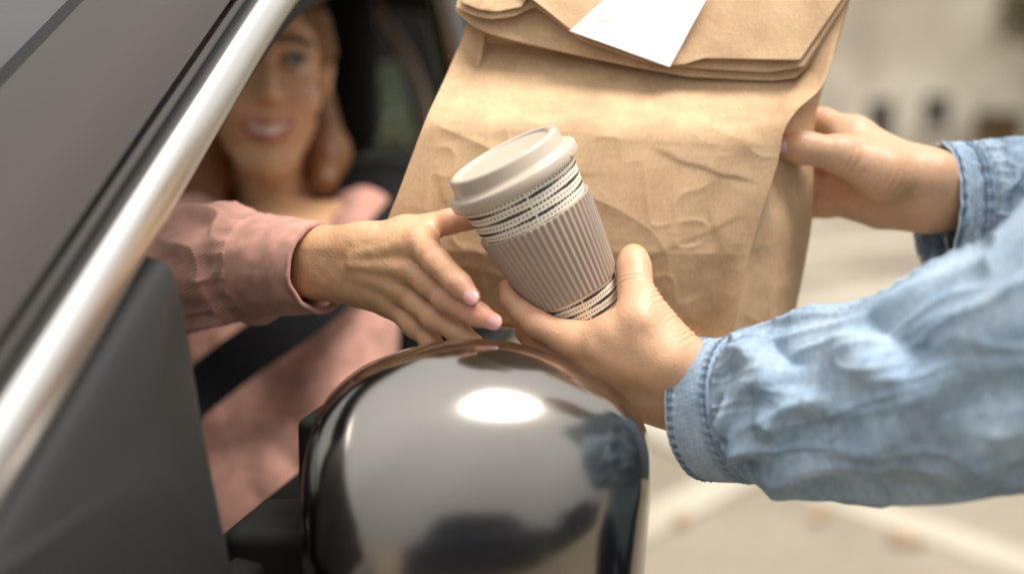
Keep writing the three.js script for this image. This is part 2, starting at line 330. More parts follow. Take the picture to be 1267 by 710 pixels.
// ------------------------------------------------------------------ building behind
{
  const b = thing('stone_building', 'pale stone building with small dark windows across the car park', 'building');
  const z = -31, x0 = -4, x1 = 16, top = 9;
  // windows: [x0, x1, y0, y1]
  const wins = [[2.58, 3.08, 0.35, 1.32], [3.70, 4.24, 0.72, 1.42], [4.72, 5.72, 0.3, 1.08], [8.2, 9.0, 0.5, 1.4], [11.5, 12.3, 0.5, 1.4]];
  const sh = new THREE.Shape([[x0, 0], [x1, 0], [x1, top], [x0, top]].map((q) => new THREE.Vector2(...q)));
  for (const [a, c, d, e] of wins) sh.holes.push(new THREE.Path([[a, d], [a, e], [c, e], [c, d]].map((q) => new THREE.Vector2(...q))));
  const wall = new THREE.ExtrudeGeometry(sh, { depth: 0.5, bevelEnabled: false }); wall.translate(0, 0, z - 0.5);
  add(b, 'wall', wall, M.stone);
  for (const y of [4.6]) add(b, 'string_course', box(x1 - x0, 0.22, 0.12, 0.03, (x0 + x1) / 2, y, z + 0.05), M.stoneDark);
  for (const x of [1.2, 6.6, 9.8]) add(b, 'pilaster', box(0.55, top, 0.2, 0.03, x, top / 2, z + 0.09), M.stone);
  for (const [a, c, d, e] of wins) {
    const w = add(b, 'window', box(c - a, e - d, 0.02, 0.002, (a + c) / 2, (d + e) / 2, z - 0.3), M.dark);
    add(w, 'frame', join([box(0.05, e - d, 0.05, 0.005, a + 0.025, (d + e) / 2, z - 0.26), box(0.05, e - d, 0.05, 0.005, c - 0.025, (d + e) / 2, z - 0.26), box(c - a - 0.1, 0.05, 0.05, 0.005, (a + c) / 2, e - 0.03, z - 0.26)]), M.dark);
    add(w, 'sill', box(c - a + 0.16, 0.07, 0.2, 0.01, (a + c) / 2, d - 0.04, z + 0.08), M.stone);
  }
  const post = thing('signpost', 'pale slim post standing before the second dark window', 'post');
  add(post, 'pole', new THREE.CylinderGeometry(0.05, 0.06, 0.9, 12).translate(3.9, 0.45, z + 1.1), M.stone);
  add(post, 'post_head', new THREE.SphereGeometry(0.17, 14, 10).scale(1, 0.9, 1).translate(3.88, 1.03, z + 1.1), M.dark);
  const pl = thing('planter', 'planter of red flowers and green leaves against stone wall', 'planter');
  add(pl, 'trough', box(1.0, 0.34, 0.4, 0.04, 5.1, 0.172, z + 0.65), M.stoneDark);
  const r = rng(12), gs = [], fs = [];
  for (let i = 0; i < 260; i++) { const q = new THREE.SphereGeometry(0.05 + r() * 0.04, 5, 4); q.scale(1, 0.5, 1); q.rotateX(r() * 3); q.translate(4.65 + r() * 0.9, 0.36 + r() * 0.5, z + 0.5 + r() * 0.3); (r() < 0.3 ? fs : gs).push(q); }
  const st = add(pl, 'foliage', join(gs), M.leafGreen); st.userData.kind = 'stuff';
  const s2 = add(pl, 'flower', join(fs), M.flower); s2.userData.kind = 'stuff';
}
// leaf clumps through a volume
function leaves(seed, n, place, size, flat = 0.35) {
  const r = rng(seed), pos = [], idx = [], uv = [];
  for (let i = 0; i < n; i++) {
    const c = place(r), s = size * (0.6 + 0.8 * r()), q = new THREE.Quaternion().setFromEuler(new THREE.Euler(r() * 6.3, r() * 6.3, r() * 6.3)), o = pos.length / 3;
    for (const [a, b, e] of [[-1, 0, 0], [0, 0.45, flat * 0.5], [1, 0, 0], [0, -0.45, flat * 0.5]]) { const v = V(a * s, b * s, e * s).applyQuaternion(q).add(c); pos.push(v.x, v.y, v.z); uv.push(a, b); }
    idx.push(o, o + 1, o + 2, o, o + 2, o + 3);
  }
  const g = new THREE.BufferGeometry(); g.setAttribute('position', new THREE.Float32BufferAttribute(pos, 3)); g.setAttribute('uv', new THREE.Float32BufferAttribute(uv, 2)); g.setIndex(idx); g.computeVertexNormals(); return g;
}
{
  const t = thing('broadleaf_tree', 'olive green tree at the right end of the stone building', 'tree');
  const base = V(6.75, 0, -29), tr = makeTube([[base.clone(), 0.2, 0.2], [base.clone().add(V(0.1, 2, 0)), 0.15, 0.15], [base.clone().add(V(-0.1, 4.2, 0.1)), 0.08, 0.08]], BACK);
  add(t, 'trunk', tr.geom(0, 1, 12, 12), M.bark);
  for (const [dx, dy, dz] of [[1.1, 4.0, 0.2], [-0.9, 4.3, -0.3], [0.3, 4.6, 0.9]]) add(t, 'limb', makeTube([[base.clone().add(V(0, 2.4, 0)), 0.09, 0.09], [base.clone().add(V(dx * 0.5, 3.2, dz * 0.5)), 0.06, 0.06], [base.clone().add(V(dx, dy, dz)), 0.02, 0.02]], BACK).geom(0, 1, 8, 8), M.bark);
  const lumps = []; const r0 = rng(77); for (let i = 0; i < 26; i++) lumps.push(V((r0() - 0.5) * 3.0, 2.55 + r0() * 3.0, (r0() - 0.5) * 2.6));
  add(t, 'crown', leaves(5, 6000, (r) => { const l = lumps[Math.floor(r() * lumps.length)], d = V(r() - 0.5, r() - 0.5, r() - 0.5); return base.clone().add(l).addScaledVector(d, 1.0); }, 0.09), M.leafOlive);
  const h = thing('clipped_hedge', 'green hedge behind the car seen through its rear window', 'hedge');
  const hr = [], hb = V(-2.6, 0, -9.5);
  add(h, 'foliage', leaves(6, 26000, (r) => hb.clone().add(V((r() - 0.5) * 3.6, r() * (2.7 + 0.25 * Math.sin(r() * 9)), (r() - 0.5) * 0.9)), 0.055), M.leafGreen);
  for (let i = 0; i < 6; i++) add(h, 'stem', new THREE.CylinderGeometry(0.02, 0.03, 1.2, 7).translate(hb.x - 1.5 + i * 0.6, 0.6, hb.z), M.bark);
}
// dry leaves on the concrete
for (const [px, py, s, a] of [[1121, 676, 0.05, 0.4], [1016, 646, 0.04, 2], [842, 652, 0.035, 1]]) {
  const l = thing('fallen_leaf', { 1121: 'large brown dry leaf lying just inside the painted bay line', 1016: 'brown dry leaf lying beside the tip of two painted lines', 842: 'small brown dry leaf lying next to the door mirror' }[px], 'leaf', 'dry leaves on the concrete');
  const p = G(px, py), rows = [];
  for (let i = 0; i <= 10; i++) { const t = i / 10, w = s * 0.55 * Math.sin(Math.PI * Math.pow(t, 0.8)); rows.push([-1, -0.5, 0, 0.5, 1].map((q) => { const x = (t - 0.5) * s * 2, y = q * w; return V(p.x + Math.cos(a) * x - Math.sin(a) * y, 0.014 + 0.012 * Math.abs(q) + 0.006 * Math.sin(t * 5), p.z + Math.sin(a) * x + Math.cos(a) * y); })); }
  add(l, 'blade', sheet(rows), M.leafBrown);
  add(l, 'stalk', makeTube([[V(p.x + Math.cos(a) * s, 0.014, p.z + Math.sin(a) * s), 0.0015, 0.0015], [V(p.x + Math.cos(a) * s * 1.5, 0.02, p.z + Math.sin(a) * s * 1.5), 0.001, 0.001]], UP).geom(0, 1, 6, 4), M.leafBrown);
}

// ------------------------------------------------------------------ car
const car = thing('parked_car', 'dark grey car with bright window trim and open driver window', 'car');
{
  const C3 = (w, y, out = 0) => V(sideX(y) + out, y, -w);           // a point on the side of the cabin
  // upper edge of the side window, from the foot of the windscreen pillar to the rear
  const DLO = [[0.20, 0.885], [0.40, 0.978], [0.62, 1.0745], [0.88, 1.19], [1.145, 1.303], [1.32, 1.361], [1.55, 1.402], [1.85, 1.418], [2.3, 1.405], [2.75, 1.35]];
  const top = (offset, x = 0) => DLO.map(([w, y], i) => { const off = typeof offset === 'function' ? offset(w) : offset; const [w0, y0] = DLO[Math.max(0, i - 1)], [w1, y1] = DLO[Math.min(DLO.length - 1, i + 1)], l = Math.hypot(w1 - w0, y1 - y0), nw = -(y1 - y0) / l, ny = (w1 - w0) / l; return C3(w + nw * off, y + ny * off, x); });
  const strip = (o0, o1, x0, x1, bulge = 0, n = 8) => { // a band that follows the window's upper edge
    const A = curve(top(o0, x0)), B = curve(top(o1, x1)), rows = [];
    for (let j = 0; j <= 80; j++) { const t = j / 80, a = A.getPoint(t), b = B.getPoint(t), row = []; for (let i = 0; i <= n; i++) { const s = i / n, p = a.clone().lerp(b, s); p.x += bulge * Math.sqrt(Math.max(0, 1 - (2 * s - 1) ** 2)); row.push(p); } rows.push(row); }
    return sheet(rows);
  };
  const inner = (w) => -mix(0.009, 0.05, sstep(1.0, 1.5, w));   // the frame below the strip grows wider over the door
  // measured across the pillar from the glass edge outwards
  add(car, 'window_seal', join([strip(inner, 0.0, -0.008, -0.002, 0.003), strip(inner, (w) => inner(w) - 0.004, -0.008, -0.07, 0)]), M.rubber);
  add(car, 'chrome_trim', join([strip(0.0, 0.029, 0.001, 0.001, 0.008, 12), strip(0.029, 0.029, 0.001, -0.02, 0, 2)]), M.chrome, 'bright brushed metal strip along window edge');
  add(car, 'roof_seal', strip(0.029, 0.035, -0.006, -0.008, 0.002), M.rubber);
  add(car, 'door_frame_trim', strip(0.035, 0.039, -0.005, -0.006, 0.003), M.pillar);
  add(car, 'roof_joint', strip(0.039, 0.045, -0.014, -0.016, 0), M.rubber);
  // windscreen pillar and roof edge
  { const A = curve(top(0.044, -0.006)), B = curve(top(0.0715, -0.083)), rows = []; for (let j = 0; j <= 80; j++) { const t = j / 80, a = A.getPoint(t), b = B.getPoint(t), row = []; for (let i = 0; i <= 16; i++) { const s = i / 16, p = a.clone().lerp(b, s); const q = Math.sin(Math.PI * s) * 0.012; p.x += q * 0.5; p.y += q; row.push(p); } rows.push(row); } add(car, 'windscreen_pillar', sheet(rows), M.pillar, 'satin grey windscreen pillar cover'); }
  { const A = curve(top(0.0715, -0.083)), B = curve(top(0.068, -0.100)), rows = []; for (let j = 0; j <= 80; j++) { const t = j / 80; rows.push([A.getPoint(t), B.getPoint(t)]); } add(car, 'windscreen_seal', sheet(rows), M.rubber); }
  // windscreen and roof: from this edge across to the mirrored far side
  const MID = -1.18, far = (p) => V(2 * MID - p.x, p.y, p.z);
  { const A = curve(top(0.068, -0.100)); const across = (t0, t1, n, crown) => { const rows = []; for (let j = 0; j <= n; j++) { const a = A.getPoint(mix(t0, t1, j / n)), b = far(a), row = []; for (let i = 0; i <= 24; i++) { const s = i / 24, p = a.clone().lerp(b, s), q = Math.sin(Math.PI * s); p.y += crown * q; p.z += 0.07 * q * (1 - mix(t0, t1, j / n)); row.push(p); } rows.push(row); } return sheet(rows); };
    add(car, 'windscreen', across(0.06, 0.56, 24, 0.03), M.glass);
    add(car, 'roof_panel', across(0.575, 0.97, 24, 0.035), M.paint);
    const lining = across(0.56, 0.97, 24, 0.03); lining.translate(0, -0.05, 0); add(car, 'roof_lining', lining, M.interior);
  }
  // black plate that carries the mirror, in front of the window
  { const pts = [[191, 318], [206, 338], [222, 430], [240, 540], [262, 650], [274, 720], [200, 850], [-150, 1050], [-160, 800], [-60, 712], [40, 558], [110, 444], [160, 362]].map(([x, y]) => S(x, y, 0.002));
    // rim first, then shrink towards the middle while standing proud
    const c = pts.reduce((a, p) => a.add(p), V(0, 0, 0)).multiplyScalar(1 / pts.length), cl = new THREE.CatmullRomCurve3(pts, true, 'catmullrom', 0.15), rows = [];
    for (const [k, o] of [[1, -0.06], [1, -0.004], [0.993, 0.002], [0.975, 0.006], [0.93, 0.009], [0.8, 0.012], [0.5, 0.016], [0.2, 0.018], [0.001, 0.018]]) { const row = []; for (let i = 0; i <= 120; i++) { const p = cl.getPoint((i % 120) / 120); row.push(V(mix(c.x, p.x, k) + o, mix(c.y, p.y, k), mix(c.z, p.z, k))); } rows.push(row); }
    add(car, 'mirror_plate', sheet(rows), M.blackTrim, 'satin black triangular plate in window corner'); }
  // lower side: door and wing, swelling outwards below the belt
  const prof = [[0.0, 0.918], [0.018, 0.91], [0.04, 0.885], [0.058, 0.82], [0.066, 0.72], [0.06, 0.55], [0.04, 0.38], [0.0, 0.24], [-0.05, 0.2]];
  const beltY = (w) => -0.03 * sstep(0.5, -0.6, w) * 2;   // bonnet line falls to the front
  const side = (w0, w1, n) => { const rows = []; for (let j = 0; j <= n; j++) { const w = mix(w0, w1, j / n), nose = 0.16 * sstep(-0.35, -1.0, w) ** 2, row = []; for (const [x, y] of prof) row.push(V(SIDE_X + x - nose, y + (y > 0.6 ? beltY(w) : 0), -w)); rows.push(row); } return sheet(rows); };
  add(car, 'door', side(0.545, 1.84, 24), M.paint);
  add(car, 'front_wing', side(-1.0, 0.537, 24), M.paint);
  add(car, 'rear_door', side(1.848, 2.72, 20), M.paint);
  add(car, 'rear_wing', side(2.728, 3.6, 20), M.paint);
  for (const w of [0.541, 1.844, 2.724]) { const rows = []; for (const [x, y] of prof) rows.push([V(SIDE_X + x - 0.006, y, -w + 0.006), V(SIDE_X + x - 0.006, y, -w - 0.006)]); add(car, 'shut_line', sheet(rows), M.rubber); }
  // belt moulding under the open window and the door's inner top
  { const rows = []; for (let j = 0; j <= 30; j++) { const w = mix(0.70, 1.86, j / 30); rows.push([[0.004, 0.915], [0.009, 0.927], [0.004, 0.934], [-0.012, 0.937], [-0.02, 0.929], [-0.03, 0.925], [-0.06, 0.918], [-0.075, 0.904], [-0.08, 0.82]].map(([x, y]) => V(SIDE_X + x, y, -w))); } add(car, 'belt_moulding', sheet(rows), M.rubber); }
  { const rows = []; for (let j = 0; j <= 20; j++) { const w = mix(0.5, 1.84, j / 20); rows.push([[-0.085, 0.87], [-0.1, 0.8], [-0.1, 0.5], [-0.09, 0.25]].map(([x, y]) => V(SIDE_X + x, y, -w))); } add(car, 'door_lining', sheet(rows), M.interior); }
  // pillars behind the driver's window and at the back
  const pillar = (name, pts, w, m) => add(car, name, makeTube(pts.map(([ww, y, o]) => [C3(ww, y, o), w, 0.022]), V(0, 0, 1)).geom(0, 1, 14, 20), m);
  pillar('centre_pillar', [[1.98, 0.93, -0.03], [1.96, 1.1, -0.03], [1.93, 1.25, -0.03], [1.90, 1.40, -0.03]], 0.05, M.gloss);
  pillar('pillar_cover', [[1.90, 0.93, -0.012], [1.885, 1.1, -0.012], [1.86, 1.25, -0.012], [1.84, 1.41, -0.012]], 0.018, M.paint);
  // curved pale trim of the rear pillar
  { const c = [[430, -50], [456, 0], [480, 35], [504, 75], [520, 115], [532, 160], [538, 210]].map(([x, y]) => [P(x, y, 2.6), 0.017, 0.014]); add(car, 'rear_pillar_trim', makeTube(c, BACK).geom(0, 1, 12, 30), M.trimBeige, 'pale curved cover of the rear pillar'); }
  // rear screen: dark bodywork with an opening, then glass
  { const sh = new THREE.Shape([[-2.1, 0.3], [-0.3, 0.3], [-0.3, 1.5], [-2.1, 1.5]].map((q) => new THREE.Vector2(...q))); sh.holes.push(new THREE.Path([[-1.62, 1.125], [-1.58, 1.315], [-0.745, 1.315], [-0.705, 1.125]].map((q) => new THREE.Vector2(...q))));
    const g = new THREE.ExtrudeGeometry(sh, { depth: 0.05, bevelEnabled: false }); g.translate(0, 0, -3.12); add(car, 'rear_bulkhead', g, M.interior);
    add(car, 'rear_screen', box(0.95, 0.24, 0.004, 0.001, -1.16, 1.22, -3.13), M.tinted); }
  // far side
  { const z0 = -0.3, z1 = -3.1, x = 2 * MID - SIDE_X; const sh = new THREE.Shape([[0.3, 0.2], [3.1, 0.2], [3.1, 1.2], [2.6, 1.4], [1.5, 1.42], [0.9, 1.2], [0.3, 0.95]].map((q) => new THREE.Vector2(...q))); sh.holes.push(new THREE.Path([[0.75, 0.98], [1.15, 1.2], [1.5, 1.36], [1.85, 1.37], [1.85, 0.98]].map((q) => new THREE.Vector2(...q))));
    const g = new THREE.ExtrudeGeometry(sh, { depth: 0.06, bevelEnabled: false }); g.rotateY(Math.PI / 2); g.translate(x - 0.03, 0, 0); add(car, 'far_door', g, M.interior); add(car, 'far_window', box(0.004, 0.42, 1.2, 0.001, x, 1.17, -1.3), M.tinted); }
  add(car, 'floor_pan', box(1.7, 0.06, 3.6, 0.02, MID, 0.24, -1.4), M.interior);
  add(car, 'dashboard', box(1.5, 0.32, 0.42, 0.08, MID, 0.86, -0.62), M.interior);
  // bonnet
  { const rows = []; for (let j = 0; j <= 16; j++) { const w = mix(-1.0, 0.30, j / 16), nose = 0.16 * sstep(-0.35, -1.0, w) ** 2, row = []; for (let i = 0; i <= 24; i++) { const s = i / 24, x0 = SIDE_X - nose - 0.004, x = mix(x0, 2 * MID - x0, s); row.push(V(x, 0.95 + beltY(w) - 0.02 + 0.05 * Math.pow(Math.sin(Math.PI * s), 0.5), -w)); } rows.push(row); } add(car, 'bonnet', sheet(rows), M.paint); }
  add(car, 'front_bumper', box(1.55, 0.6, 0.25, 0.1, MID, 0.5, 1.02), M.paint);
  // wheels
  for (const z of [0.55, -2.75]) { const w = add(car, 'wheel', new THREE.TorusGeometry(0.24, 0.085, 14, 40).rotateY(Math.PI / 2).translate(SIDE_X - 0.05, 0.325, z), M.tyre); add(w, 'rim', join([new THREE.CylinderGeometry(0.2, 0.2, 0.05, 32).rotateZ(Math.PI / 2).translate(SIDE_X - 0.02, 0.325, z), ...[0, 1, 2, 3, 4].map((i) => box(0.03, 0.16, 0.05, 0.01, 0, 0.09, 0).rotateX(i * Math.PI * 0.4).translate(SIDE_X + 0.012, 0.325, z))]), M.rim); }
  // driver's seat
  const seatX = -0.665;
  add(car, 'seat_back', box(0.5, 0.66, 0.16, 0.07, seatX, 0.82, -1.93, [0.2, 0, 0]), M.seatCloth);
  add(car, 'seat_cushion', box(0.5, 0.16, 0.5, 0.06, seatX, 0.5, -1.68), M.seatCloth);
  add(car, 'headrest', box(0.27, 0.26, 0.11, 0.05, seatX, 1.27, -2.03, [0.15, 0, 0]), M.seatCloth);
  add(car, 'rear_seat', box(1.35, 0.75, 0.2, 0.08, MID, 0.75, -2.85, [0.25, 0, 0]), M.seatCloth);
  add(car, 'passenger_seat', box(0.48, 0.95, 0.16, 0.07, 2 * MID - seatX, 0.9, -1.95, [0.2, 0, 0]), M.seatCloth);
  // steering wheel
  { const sw = add(car, 'steering_wheel', new THREE.TorusGeometry(0.185, 0.016, 12, 40).rotateX(-0.4).translate(-0.76, 0.92, -1.08), M.gloss); add(sw, 'hub', join([box(0.14, 0.11, 0.05, 0.02, -0.76, 0.92, -1.06, [0, 0, 0]), box(0.34, 0.035, 0.02, 0.008, -0.76, 0.92, -1.07)]), M.interior); }
  // seat belt across the driver
  { const pts = [[150, 600, 1.40], [205, 520, 1.405], [250, 479, 1.415], [300, 440, 1.415], [350, 406, 1.42], [400, 370, 1.44], [445, 325, 1.51], [495, 268, 1.66], [560, 160, 1.94]]; add(car, 'seat_belt', ribbon(pts.map(([x, y, d]) => [P(x, y, d), RIGHT.clone().multiplyScalar(-0.0145).addScaledVector(UP, 0.0185)])), M.belt, 'black belt across the pink shirt'); }
  // door mirror: housing like half an egg, flat glass behind
  {
    const rim = [[412, 860], [404, 760], [401, 640], [402, 530], [414, 486], [445, 455], [500, 434], [560, 425], [620, 428], [680, 446], [735, 474], [775, 504], [800, 545], [806, 590], [803, 640], [797, 720], [790, 800], [765, 868], [690, 900], [520, 900]];
    const zr = -0.875, onZ = (px, py, z) => { const r = ray(px, py); return EYE.clone().addScaledVector(r, z / r.z); };
    const pts = rim.map(([x, y]) => onZ(x, y, zr)), cl = new THREE.CatmullRomCurve3(pts, true, 'centripetal'), c = onZ(590, 680, zr), rows = [], N = 200;
    const m0 = onZ(470, 678, zr), shell = (x, y, s) => zr + (0.115 - 1.9 * Math.max(0, y - m0.y) ** 2 - 2.2 * Math.max(0, x - m0.x) ** 2) * Math.pow(Math.max(0, 1 - Math.pow(s, 6)), 0.42);
    for (let j = 0; j <= 70; j++) { const s = Math.sin((j / 70) * Math.PI / 2), row = []; for (let i = 0; i <= N; i++) { const p = cl.getPoint((i % N) / N); row.push(V(mix(c.x, p.x, s), mix(c.y, p.y, s), shell(mix(c.x, p.x, s), mix(c.y, p.y, s), s))); } rows.push(row); }
    { const row = []; for (let i = 0; i <= N; i++) { const p = cl.getPoint((i % N) / N); row.push(V(mix(c.x, p.x, 0.985), mix(c.y, p.y, 0.985), zr - 0.03)); } rows.push(row); }
    const housing = add(car, 'mirror_housing', sheet(rows), M.paint, 'glossy grey door mirror shell with reflections');
    { const g = []; for (const s of [0.94, 0.9]) { const row = []; for (let i = 0; i <= N; i++) { const p = cl.getPoint((i % N) / N); row.push(V(mix(c.x, p.x, s), mix(c.y, p.y, s), zr - 0.028)); } g.push(row); } const row = []; for (let i = 0; i <= N; i++) row.push(V(c.x, c.y, zr - 0.028)); g.push(row); add(housing, 'mirror_glass', sheet(g), M.mirrorGlass); }
    // dark joint on the side next to the door, and the arm to the plate
    const band = (x0, x1, y0, y1, m, name, z, t) => { const a = onZ(x0, y0, z), b = onZ(x1, y0, z), d = onZ(x0, y1, z); add(housing, name, box(b.x - a.x, a.y - d.y, t, 0.006, (a.x + b.x) / 2, (a.y + d.y) / 2, z), m); };
    band(380, 412, 508, 860, M.rubber, 'mirror_joint', zr + 0.0, 0.05);
    add(housing, 'mirror_arm', box(0.12, 0.115, 0.08, 0.012, -0.262, 0.898, -0.87), M.rubber);
  }
}

// two more cars on the far side of the car park behind the photographer: the mirror shell shows them as a dark band
function bayCar(x, z, turn, label) {
  const c = thing(x < 4 ? 'parked_car_001' : 'parked_car_002', label, 'car', 'navy cars mirrored in the door mirror shell');
  const lo = new THREE.Shape([[-2.15, 0.3], [-2.1, 0.75], [-1.75, 0.92], [1.3, 0.98], [2.0, 0.82], [2.15, 0.55], [2.1, 0.3]].map((q) => new THREE.Vector2(...q)));
  const up = new THREE.Shape([[-1.75, 0.9], [-1.35, 1.42], [-0.9, 1.5], [0.3, 1.48], [1.15, 0.95]].map((q) => new THREE.Vector2(...q)));
  const ex = (s, d, b) => { const g = new THREE.ExtrudeGeometry(s, { depth: d, bevelEnabled: true, bevelSize: b, bevelThickness: b, bevelSegments: 4 }); g.translate(0, 0, -d / 2); return g; };
  add(c, 'body', ex(lo, 1.5, 0.1), M.navyPaint); add(c, 'cabin', ex(up, 1.2, 0.12), M.navyPaint);
  for (const wx of [-1.3, 1.3]) for (const wz of [-0.72, 0.72]) { const w = add(c, 'wheel', new THREE.TorusGeometry(0.24, 0.085, 12, 30).translate(wx, 0.325, wz), M.tyre); add(w, 'rim', new THREE.CylinderGeometry(0.2, 0.2, 0.1, 24).rotateX(Math.PI / 2).translate(wx, 0.325, wz), M.rim); }
  c.position.set(x, 0, z); c.rotation.y = turn;
}
M.navyPaint = phys({ color: rgb(0.008, 0.02, 0.055), roughness: 0.35, clearcoat: 0.6, clearcoatRoughness: 0.1 });
bayCar(2.6, 3.6, 0.15, 'navy car facing the grey car, reflected in middle of its mirror shell');
bayCar(7.2, 2.2, 0.5, 'navy car standing beyond the denim shirt, reflected near edge of mirror shell');

// ------------------------------------------------------------------ coffee cup
const cupUp = RIGHT.clone().multiplyScalar(-0.464).addScaledVector(UP, 0.85).addScaledVector(BACK, 0.25).normalize();
const CUP_H = 0.107;
const cupBase = P(637.2, 220.3, 0.95).addScaledVector(cupUp, -CUP_H);
const cupR = (y) => mix(0.0272, 0.0424, clamp(y / CUP_H, -0.2, 1.2));
{
  const cup = thing('coffee_cup', 'beige lidded coffee cup with dotted stripes held above the car mirror', 'cup');
  cup.position.copy(cupBase);
  const zx = BACK.clone().addScaledVector(cupUp, -BACK.dot(cupUp)).normalize(), xx = cupUp.clone().cross(zx);
  cup.quaternion.setFromRotationMatrix(new THREE.Matrix4().makeBasis(xx, cupUp, zx));
  const lathe = (pts, n = 128) => new THREE.LatheGeometry(pts.map((q) => new THREE.Vector2(...q)), n);
  // printed rows of dots: bold beaded stripes and fine dotted lines by turns
  const cw = 2048, ch = 1024, cv = document.createElement('canvas'); cv.width = cw; cv.height = ch;
  const x = cv.getContext('2d'); x.fillStyle = '#e6dccb'; x.fillRect(0, 0, cw, ch);
  const r = rng(31), mm = ch / 107, mu = cw / 225; x.fillStyle = '#38332d';
  for (let i = 0; i < 34; i++) {
    const yy = (1.0 + i * 3.4) * mm, bold = i % 2 === 0, ph = r() * 6.3, n = bold ? 88 : 84;
    for (let k = 0; k < n; k++) {
      const u = k / n, s = bold ? 1.0 + 0.26 * Math.sin(u * Math.PI * 2 * 5 + ph) + 0.1 * r() : 0.62 + 0.10 * r();
      const rad = Math.max(0.34, s) * (bold ? 1.0 : 0.92);
      x.beginPath(); x.ellipse(u * cw, yy + (r() - 0.5) * 0.25 * mm, rad * mu * (bold ? 1.3 : 0.95), rad * mm * (bold ? 0.98 : 0.95), 0, 0, Math.PI * 2); x.fill();
    }
  }
  const print = new THREE.CanvasTexture(cv); print.colorSpace = THREE.SRGBColorSpace; print.wrapS = THREE.RepeatWrapping;
  const pts = []; for (let i = 0; i <= 40; i++) pts.push([cupR(CUP_H * i / 40), CUP_H * i / 40]);
  const body = lathe(pts); add(cup, 'cup_body', body, std({ map: print, roughness: 0.55, side: THREE.DoubleSide }));
  add(cup, 'cup_bottom', lathe([[0, 0.003], [0.024, 0.003], [0.0262, 0.0006], [0.0272, 0]]), M.whitePaper);
  // ribbed sleeve
  { const y0 = 0.0205, y1 = 0.0795, N = 52 * 10, rows = []; const prof = [[0, 0.0002], [0.0, 0.0012], [0.006, 0.0016], [0.012, 0.0016], [0.5, 0.0016], [0.988, 0.0016], [0.994, 0.0016], [1, 0.0012], [1, 0.0002]];
    const ys = []; for (let i = 0; i < prof.length; i++) ys.push(prof[i]); 
    for (const [t, o] of ys) { const y = mix(y0, y1, t), row = [], edge = Math.min(1, Math.min(t, 1 - t) * 60); for (let i = 0; i <= N; i++) { const a = (i / N) * Math.PI * 2, w = Math.pow(0.5 + 0.5 * Math.cos(a * 52), 0.6), rr = cupR(y) + o + (o > 0.001 ? 0.0016 * w * edge : 0); row.push(V(Math.sin(a) * rr, y, Math.cos(a) * rr)); } rows.push(row); }
    add(cup, 'sleeve', sheet(rows), M.silicone, 'ribbed taupe grip sleeve'); }
  add(cup, 'lid', lathe([[0.0415, 0.1045], [0.0455, 0.1047], [0.0466, 0.1055], [0.0471, 0.1085], [0.0471, 0.1115], [0.0463, 0.1131], [0.0445, 0.1138], [0.0425, 0.1141], [0.0413, 0.1150], [0.0408, 0.1168], [0.0402, 0.1235], [0.0398, 0.1248], [0.0388, 0.1257], [0.0372, 0.1260], [0.0355, 0.1259], [0.0343, 0.1254], [0.0337, 0.1246], [0.0332, 0.1240], [0.032, 0.1237], [0.015, 0.1238], [0, 0.1239]]), M.lid);
  { const s = new THREE.SphereGeometry(0.0012, 10, 8).scale(1.5, 1, 0.35); s.translate(0.0, 0.1072, 0.0472); s.rotateY(0.95); add(cup, 'coffee_stain', s, std({ color: rgb(0.45, 0.24, 0.07), roughness: 0.5 })); }
}
const cupQ = (x, y, z) => { const px = x - cupBase.x, py = y - cupBase.y, pz = z - cupBase.z, h = px * cupUp.x + py * cupUp.y + pz * cupUp.z; const rr = Math.sqrt(Math.max(0, px * px + py * py + pz * pz - h * h)); const sl = sstep(0.018, 0.021, h) * 0.0026; return Math.max(rr - cupR(h) - sl, -h, h - 0.12); };

